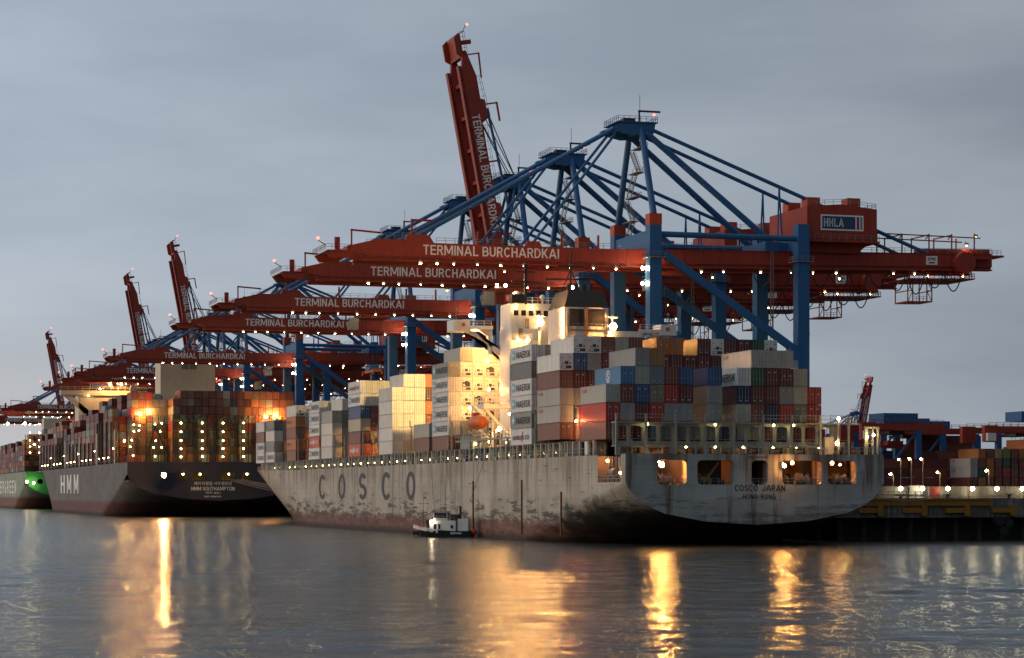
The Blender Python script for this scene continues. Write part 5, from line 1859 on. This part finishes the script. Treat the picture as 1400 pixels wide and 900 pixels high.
# port part of the stern: braces and galleries
m = MB()
xa, xb = px_x(176, 783), px_x(233, 783)
for k in range(6):
    z = 18.4 + 3.05 * k
    m.box(xa, xb, 782.6, 783.8, z - 0.15, z)
    m.rail([(xa, 782.6, z), (xb, 782.6, z)], step=3, r=0.07)
for k in range(8):
    xx = lerp(xa, xb, k / 7)
    m.box(xx - 0.14, xx + 0.14, 783, 783.4, 18.3, 34.5)
m.beam((lerp(xa, xb, 0.38), 782.2, 18.4), (lerp(xa, xb, 0.62), 782.2, 31), 0.55).beam((lerp(xa, xb, 0.98), 782.2, 20), (lerp(xa, xb, 0.62), 782.2, 31), 0.55)
m.build('stern_gallery', GREENS, SH2, world=True)
for i, (px, py) in enumerate(((183, 581), (191, 582), (212, 580), (221, 579), (183, 590), (190, 589), (219, 590), (180, 602), (213, 603), (178, 611), (210, 612), (221, 612), (182, 623), (212, 624))):
    lamp2(px, py, 782.0, 0.24, E_DECK, SH2)
lamp2(170, 603, 780.5, 0.32, E_WARM, SH2)
lamp2(191, 566, 786.5, 0.34, E_WARM, SH2)
lamp2(203, 563, 786.5, 0.3, E_WARM, SH2)
lamp2(377, 569, 772.2, 0.42, E_WARM, SH2)
lamp2(364, 570, 772.0, 0.4, E_WARM, SH2)
# cream funnel house and bridge
yb = 830
xa, xb = px_x(219.5, yb), px_x(294, yb)
m = MB().box(xa, xb, yb, yb + 14, 18.3, px_z(491, 127, yb))
ho2 = m.build('funnel_house', CREAM, SH2, world=True)
for px in (253, 264):
    X = px_x(px, yb)
    MB().box(X - 1.3, X + 1.3, yb - 0.12, yb, px_z(505, X, yb), px_z(494.5, X, yb)).build('louvre', STEEL, ho2, world=True)
m = MB()
ya = 975
xa, xb = px_x(83, ya), px_x(200, ya)
zt, zb_ = px_z(533.5, xa, ya), px_z(540, xa, ya)
m.box(xa, xb, ya, ya + 5, zb_, zt)
m.prism([(xa + 1, zb_), (xa + 4.5, zb_), (xa + 12, zb_ - 6.5), (xa + 12, zb_ - 9.5)], ya + 1, ya + 3)
m.box(px_x(108, ya), px_x(160, ya), ya + 1, ya + 16, 18.3, zb_)
bo2 = m.build('bridge_house', CREAM, SH2, world=True)
m = MB().rail([(xa, ya, zt), (xb, ya, zt)], h=1.6, step=3, r=0.1)
m.build('bridge_rail', CREAM, bo2, world=True)
for px in (150.5, 165.5):
    lamp2(px, 526, 971, 0.36, E_WARM, SH2, 'flood', True)
lamp2(137, 532, 972, 0.3, E_WHITE, SH2)
lamp2(121, 541, 974, 0.25, E_DECK, SH2)

# containers of the farther ships: too many and too small to pick apart singly
STACKC = list('mrbmrmrbkmromdrbGmrRkgomrmnbr')
def stack_block(name, bays, x0_, rows, z0_, seed, label, heights, lit='W'):
    rn = random.Random(seed)
    m = MB()
    keys = sorted(set(STACKC))
    for bi, (y, rsel) in enumerate(bays):
        for row in range(rows):
            if not rsel(row):
                continue
            h = heights(bi, row, rn)
            for k in range(h):
                ch = rn.choice(STACKC)
                xx = x0_ + 2.46 * row
                zz = z0_ + 2.72 * k
                m.box(xx + 0.05, xx + 2.39, y, y + 12.2, zz + 0.05, zz + 2.64, keys.index(ch))
                if y < 800:
                    for q in (0.5, 1.05, 1.4, 1.95):
                        m.box(xx + q - 0.03, xx + q + 0.03, y - 0.05, y, zz + 0.15, zz + 2.55, len(keys))
    o = m.build(name, [cmat(c) for c in keys] + [BARM])
    tag(o, label, 'containers', None, 'stuff')
    return o
x2 = XC2 - HB2 + 0.6
bays2 = [(774, lambda r: r >= 7), (788, lambda r: 2 <= r < 8)]
yy = 802
while yy < 1075:
    if not (826 < yy < 842 or 970 < yy < 990):
        bays2.append((yy, (lambda r: r < 4) if yy > 830 else (lambda r: r < 8)))
    yy += 14.2
def hts(bi, row, rn):
    if bi == 0:
        return 9 if row > 7 else rn.choice((8, 9))
    if bi == 1:
        return 8 if row > 4 else 9
    base = 8 if bi < 8 else 7
    return max(4, base - (1 if row == 0 else 0) - rn.choice((0, 0, 0, 1, 1, 2)) + (1 if row > 1 else 0))
stack_block('container_stacks', bays2, x2, 24, 18.7, 3, 'tight stacks of mostly red and brown containers on the dark ship', hts)
m = MB()
y = 790
while y < 1080:
    m.box(x2 - 0.4, x2 + 0.2, y - 0.5, y + 0.5, 18.3, 27 + (y % 7))
    y += 14.2
for z in (19.5,):
    m.box(x2 - 0.3, x2, 785, 1080, z - 0.2, z)
m.build('side_posts', GREENS, SH2, world=True)
for y in (792, 846, 905, 960):
    MB().box(x2 - 0.5, x2 + 0.5, y - 0.8, y + 0.8, 18.3, 30).build('vent_column', CREAM, SH2, world=True)
y = 795
k = 0
while y < 1075:
    o = wloc(SH2)
    lamp(SH2, (x2 - 0.5 - o.x, y - o.y, 20.6 + (3 if k % 4 == 0 else 0)), 0.2, E_DECK, 'deck_lamp')
    y += 14.2
    k += 1

# ------------------------------------------------------------------ the green ship, third along the quay
XC3, HB3, Y03 = 127.0, 30.0, 1165.0
SH3 = empty('container_ship', (XC3, 1340, 0), 'green sterned container ship, farthest of the three along the quay', 'ship', 'container ships at the quay')
HULL_E = hull_paint('green side hull', (0.29, 0.36, 0.26), (0.20, 0.06, 0.04), 6.0, rust=0.1, streak=0.15)
h3, dh3 = hull_mesh(XC3, HB3, Y03 + 0.2, 1420, 1500, 1470, 1540, 19.0, 12.5, k=1.35, base=1.2, slope=0.2)
h3.build('hull', HULL_E, SH3, smooth=True, weld=True, world=True)
ol = [(-HB3, 19.0), (-HB3, ztrans(1, 1.35, 1.2))]
for u in (-0.97, -0.92, -0.85, -0.7, -0.4, 0, 0.4, 0.7, 0.85, 0.92, 0.97):
    ol.append((HB3 * u, ztrans(u, 1.35, 1.2)))
ol += [(HB3, ztrans(1, 1.35, 1.2)), (HB3, 19.0)]
vs, fs = plate(ol, [rrect(-24, -21.5, 12.8, 15.2, 0.4, 2), rrect(-19, -16, 12.8, 15.2, 0.4, 2)], 0.4)
m = MB()
m.add([(XC3 + x, Y03 - z, y) for x, y, z in vs], fs)
m.build('transom', paint('green stern', (0.04, 0.28, 0.06), 0.5, 0.2), SH3, weld=True, world=True)
m = MB()
for k, ch in enumerate('EVERGREEN'[::-1]):
    m.text(ch, (XC3 - HB3 - 0.06, 1228 + 17 * k, 11.5), (0, -1, 0), (0, 0, 1), 11, 7.0, 0.2)
m.build('side_lettering', LETTER, SH3, world=True)
m = MB()
outl = [(XC3 - dh3(y) + 0.05, y) for y in np.linspace(1166, 1538, 30)] + [(XC3 + dh3(y) - 0.05, y) for y in np.linspace(1538, 1166, 30)]
m.add([(x, y, 18.9) for x, y in outl], [tuple(range(len(outl)))[::-1]])
m.build('main_deck', GREENS, SH3, world=True)
bays3 = [(1180, lambda r: True)] + [(1194.5 + 14.4 * k, lambda r: r < 3) for k in range(20)]
stack_block('container_stacks', bays3, XC3 - HB3 + 0.6, 24, 19.3, 8, 'stacks of containers on the green ship', lambda bi, row, rn: (8 if row > 3 else 7 - (row == 0) * 1) if bi == 0 else rn.choice((4, 5, 6, 6)))
m = MB()
xa, xb = XC3 - HB3 + 1, XC3 + HB3 - 1
for k in range(7):
    z = 19 + 3.0 * k
    m.box(xa, xb, 1177.4, 1178.6, z - 0.15, z)
for k in range(20):
    xx = lerp(xa, xb, k / 19)
    m.box(xx - 0.15, xx + 0.15, 1177.8, 1178.2, 18.9, 38)
m.build('lashing_bridge', GREENS, SH3, world=True)
for px in (41, 54):
    for py in (580, 592, 602, 611, 619):
        lamp2(px, py, 1176.5, 0.3, E_DECK, SH3)
lamp2(47, 608, 1176, 0.35, E_WHITE, SH3)
for (px, py, r) in ((34, 579, 0.8), (10.5, 579.5, 0.8)):
    lamp2(px, py, 1390, r, E_WHITE, SH3)
m = MB().box(px_x(60, 1240), px_x(90, 1240), 1240, 1252, 19, px_z(572, 100, 1240))
m.build('bridge_house', CREAM, SH3, world=True)
lamp2(37, 659, 1161.5, 0.55, E_WHITE, SH3)
lamp2(46, 660.5, 1161.5, 0.5, E_WHITE, SH3)

# ------------------------------------------------------------------ small work boat under the side
BT = empty('work_boat', (106.4, 397.0, 0), 'small white and dark mooring boat lying under the pale ship side', 'boat')
HULLB = paint('boat hull black', (0.02, 0.025, 0.025), 0.4, 0.2)
m = MB()
L_ = 11.0
secs = []
for t in (0, 0.08, 0.3, 0.55, 0.75, 0.88, 0.96, 1.0):
    x = -L_ / 2 + L_ * t
    hw = 1.75 * (1 if t < 0.6 else max(0.03, 1 - ((t - 0.6) / 0.4) ** 2.2)) * (0.92 if t < 0.05 else 1)
    zt_ = 0.95 + 0.9 * max(0, (t - 0.35) / 0.65) ** 1.6
    secs.append([(x, -hw, zt_), (x, -hw * 0.86, 0.0), (x, -hw * 0.4, -0.5), (x, hw * 0.4, -0.5), (x, hw * 0.86, 0.0), (x, hw, zt_)])
for a, b in zip(secs, secs[1:]):
    m.add(a + b, [(i, i + 1, 7 + i, 6 + i) for i in range(5)])
m.add(secs[0], [(0, 1, 2, 3, 4, 5)])
for a, b in zip(secs, secs[1:]):
    za = lambda p: (p[0], p[1], p[2] - 0.3)
    m.add([za(a[0]), za(a[5]), za(b[5]), za(b[0])], [(0, 1, 2, 3)])
m.build('boat_hull', HULLB, BT, weld=True)
m = MB()
for a, b in zip(secs[3:], secs[4:]):
    for i in (0, 5):
        sg = -1 if i == 0 else 1
        m.beam((a[i][0], a[i][1] + sg * 0.03, a[i][2] - 0.22), (b[i][0], b[i][1] + sg * 0.03, b[i][2] - 0.22), 0.07, 0.5)
m.build('bulwark_band', SHIPW, BT)
m = MB().prism([(-2.6, 0.7), (2.2, 0.7), (2.2, 2.55), (-2.6, 2.45)], -1.25, 1.25)
m.box(-4.9, -3.0, -1.1, 1.1, 0.7, 2.75)
co_ = m.build('cabin', SHIPW, BT)
m = MB().box(0.2, 0.6, -1.29, -1.25, 1.2, 1.95).box(0.95, 1.45, -1.29, -1.25, 1.2, 1.95).box(2.2, 2.24, -0.9, 0.9, 1.5, 2.2).box(-2.2, -1.7, -1.29, -1.25, 1.3, 1.8)
m.build('cabin_window', GLASS, co_)
m = MB()
for (x, y) in ((-1.0, -1.0), (-1.0, 1.0), (1.5, -0.9), (1.5, 0.9)):
    m.beam((x, y, 2.5), (x * 0.97, y * 0.95, 3.7), 0.12)
m.box(-1.1, 1.6, -1.05, 1.05, 2.5, 2.85)
wh = m.build('wheelhouse', SHIPW, BT)
MB().box(-0.95, 1.45, -0.9, 0.9, 2.85, 3.62).build('wheelhouse_window', GLASS, wh)
MB().box(-1.3, 1.9, -1.2, 1.2, 3.68, 3.82).build('wheelhouse_roof', paint('boat red roof', (0.30, 0.07, 0.05), 0.5, 0.2), wh)
m = MB().tube((-3.2, 0.2, 2.7), (-3.2, 0.2, 4.6), 0.2, n=8).box(-2.9, -1.6, -0.9, 0.9, 2.5, 3.4)
m.build('exhaust', DARK, BT)
m = MB().tube((-0.4, 0, 3.8), (-0.4, 0, 8.4), 0.07, 0.03, 6).beam((-1.2, 0, 4.8), (0.4, 0, 4.8), 0.06).tube((3.6, 0, 1.2), (3.6, 0, 6.3), 0.06, 0.03, 5)
m.beam((2.6, 0, 5.0), (4.6, 0, 5.0), 0.05).beam((3.6, 0, 6.0), (5.2, 0, 1.9), 0.03).beam((3.6, 0, 6.0), (1.7, 0, 3.8), 0.03).ball((3.3, 0, 5.9), 0.16, 6, 4)
m.build('mast', DARK, BT)
m = MB()
for k, x in enumerate((5.2, 4.5, 3.5, 2.4, 1.2)):
    for sg in (-1,):
        hw = 1.75 * (1 if (x + 5.5) / 11 < 0.6 else max(0.03, 1 - (((x + 5.5) / 11 - 0.6) / 0.4) ** 2.2))
        m.tube((x, sg * hw - 0.12, 0.62), (x, sg * hw + 0.12, 0.62), 0.36, n=10)
m.build('tyre_fender', BLACKR, BT)
m = MB().rail([(-2.4, -1.2, 2.5), (2.0, -1.2, 2.55)], h=0.6, step=0.9, r=0.03)
m.rail([(2.4, -1.6, 1.1), (4.8, -0.9, 1.5)], h=0.7, step=0.8, r=0.03)
m.build('boat_rail', STEEL, BT)
m = MB().box(2.4, 3.0, -0.8, 0.8, 0.8, 2.5).box(3.1, 3.9, -0.7, 0.7, 0.8, 1.4)
m.build('deck_winch', DARK, BT)
MB().ball((4.4, -0.4, 1.7), 0.34, 8, 5).ball((2.9, -1.2, 1.25), 0.3, 8, 5).build('red_fender_ball', REDP, BT)
MB().ball((-5.85, -0.6, 0.75), 0.5, 10, 6).build('stern_buoy', REDP, BT)
MB().text('HAFEN', (-2.8, -1.83, 0.62), (1, 0, 0), (0, 0, 1), 2.0, 0.3, 0.17).build('boat_lettering', LETTER, BT)
lamp(BT, (1.75, -1.45, 2.3), 0.17, emis('boat lamp', (1.0, 0.80, 0.5), 160), 'cabin_lamp')
BT.rotation_euler = (0, 0, R(152))
BT.scale = (1, -1, 1.22)
BT.location.x += 0.9

# ------------------------------------------------------------------ mooring ropes
def rope(a, b, sag, label, r=0.055, grp='mooring ropes'):
    a, b = Vector(a), Vector(b)
    pts = [a.lerp(b, i / 14) - Vector((0, 0, sag * (1 - (2 * i / 14 - 1) ** 2))) for i in range(15)]
    m = MB().path(pts, r, 5)
    m.move(-a)
    o = m.build('mooring_rope', ROPE)
    o.location = a
    tag(o, label, 'rope', grp)
ax = XC + tx(1040)
rope((ax, 315.8, 9.5), (180.3, 342.4, 7.7), 0.7, 'mooring rope from the small stern opening, uppermost of the stern ropes')
rope((XC + tx(1075), 315.8, 9.35), (191.7, 342.4, 7.7), 1.0, 'mooring rope from lit stern opening to the far bollard')
rope((XC + tx(1104), 315.8, 9.3), (171.6, 342.2, 7.7), 0.4, 'mooring rope slanting down from the lit opening to the nearest bollard')
rope((XC + tx(1135), 315.8, 9.35), (180.2, 342.5, 7.6), 1.6, 'mooring rope hanging slackest across the stern corner')
for k in range(4):
    rope((px_x(330 - 6 * k, 755.5), 755.4, 12.7), (159.6 if k % 2 else 160.4, 690 + 9 * k, 7.6), 0.9 + 0.3 * k, 'mooring rope running forward from the navy stern to the quay, %s of four' % ORD[k], 0.08)
for k in range(3):
    rope((XC - 4 + 2 * k, 650, 13.4), (160.2, 668 + 8 * k, 7.5), 0.8 + 0.3 * k, 'mooring rope at the bow of the pale ship, %s of three' % ORD[k], 0.08)

# ------------------------------------------------------------------ rail mounted yard cranes
def yard_crane(x0_, y, w_, label, boxes):
    o = empty('yard_crane', (x0_, y, 7), label, 'yard crane', 'yard cranes over the stacks')
    for (x, yy) in ((3.5, 0), (w_ - 8, 0), (3.5, 14), (w_ - 8, 14)):
        m = MB().box(x - 0.8, x + 0.8, yy - 0.8, yy + 0.8, 0, 19.3).box(x - 1.5, x + 1.5, yy - 1.5, yy + 1.5, 0, 1.4)
        m.build('leg', BLUE, o)
    for yy in (0, 14):
        m = MB().box(0, w_, yy - 0.7, yy + 0.7, 19.4, 21.3)
        m.box(-1.5, 3, yy - 0.9, yy + 0.9, 16.5, 21.6)
        m.rail([(0, yy - 0.7, 21.3), (w_, yy - 0.7, 21.3)], step=2.5, r=0.07)
        m.build('girder', RED, o)
        MB().beam((w_ - 8.2, yy, 19.3), (w_ - 16, yy, 10), 0.5).build('brace', BLUE, o)
    for (a, b, zz) in boxes:
        MB().box(a, b, 1, 11, zz, zz + 3.0).box(a + 0.4, b - 0.4, 0.9, 1.0, zz + 0.4, zz + 2.4).build('machinery_box', BLUE, o)
    m = MB().box(w_ * 0.35, w_ * 0.35 + 5, 2, 12, 18.3, 19.2)
    m.build('trolley', DARK, o)
    m = MB().box(w_ * 0.32, w_ * 0.32 + 9, 6, 8, 14.2, 15.2).box(w_ * 0.32 + 2, w_ * 0.32 + 7, 5.5, 8.5, 15.2, 16.4)
    for k in range(4):
        m.tube((w_ * 0.32 + 3 + (k % 2) * 3, 6 + (k // 2) * 2, 16.4), (w_ * 0.32 + 3 + (k % 2) * 3, 6 + (k // 2) * 2, 18.4), 0.07, n=4)
    m.build('spreader', RED, o)
    m = MB().box(-1.2, 1.6, -2.2, -0.9, 16.8, 19.2)
    m.build('cab', SHIPW, o)
    return o
yard_crane(289, 600, 25, 'nearest yard crane with a single blue machinery box, behind the ship stern', [(6.5, 17.5, 21.4)])
yard_crane(311, 640, 32, 'second yard crane with two blue boxes on its girder', [(9, 20, 21.4), (20.5, 27, 20.6)])
yard_crane(337, 615, 30, 'yard crane at the picture edge above the lime green containers', [(12, 24, 23.0)])
for (x, y, z) in ((302, 661, 21.0), (330, 664, 20.5)):
    pass
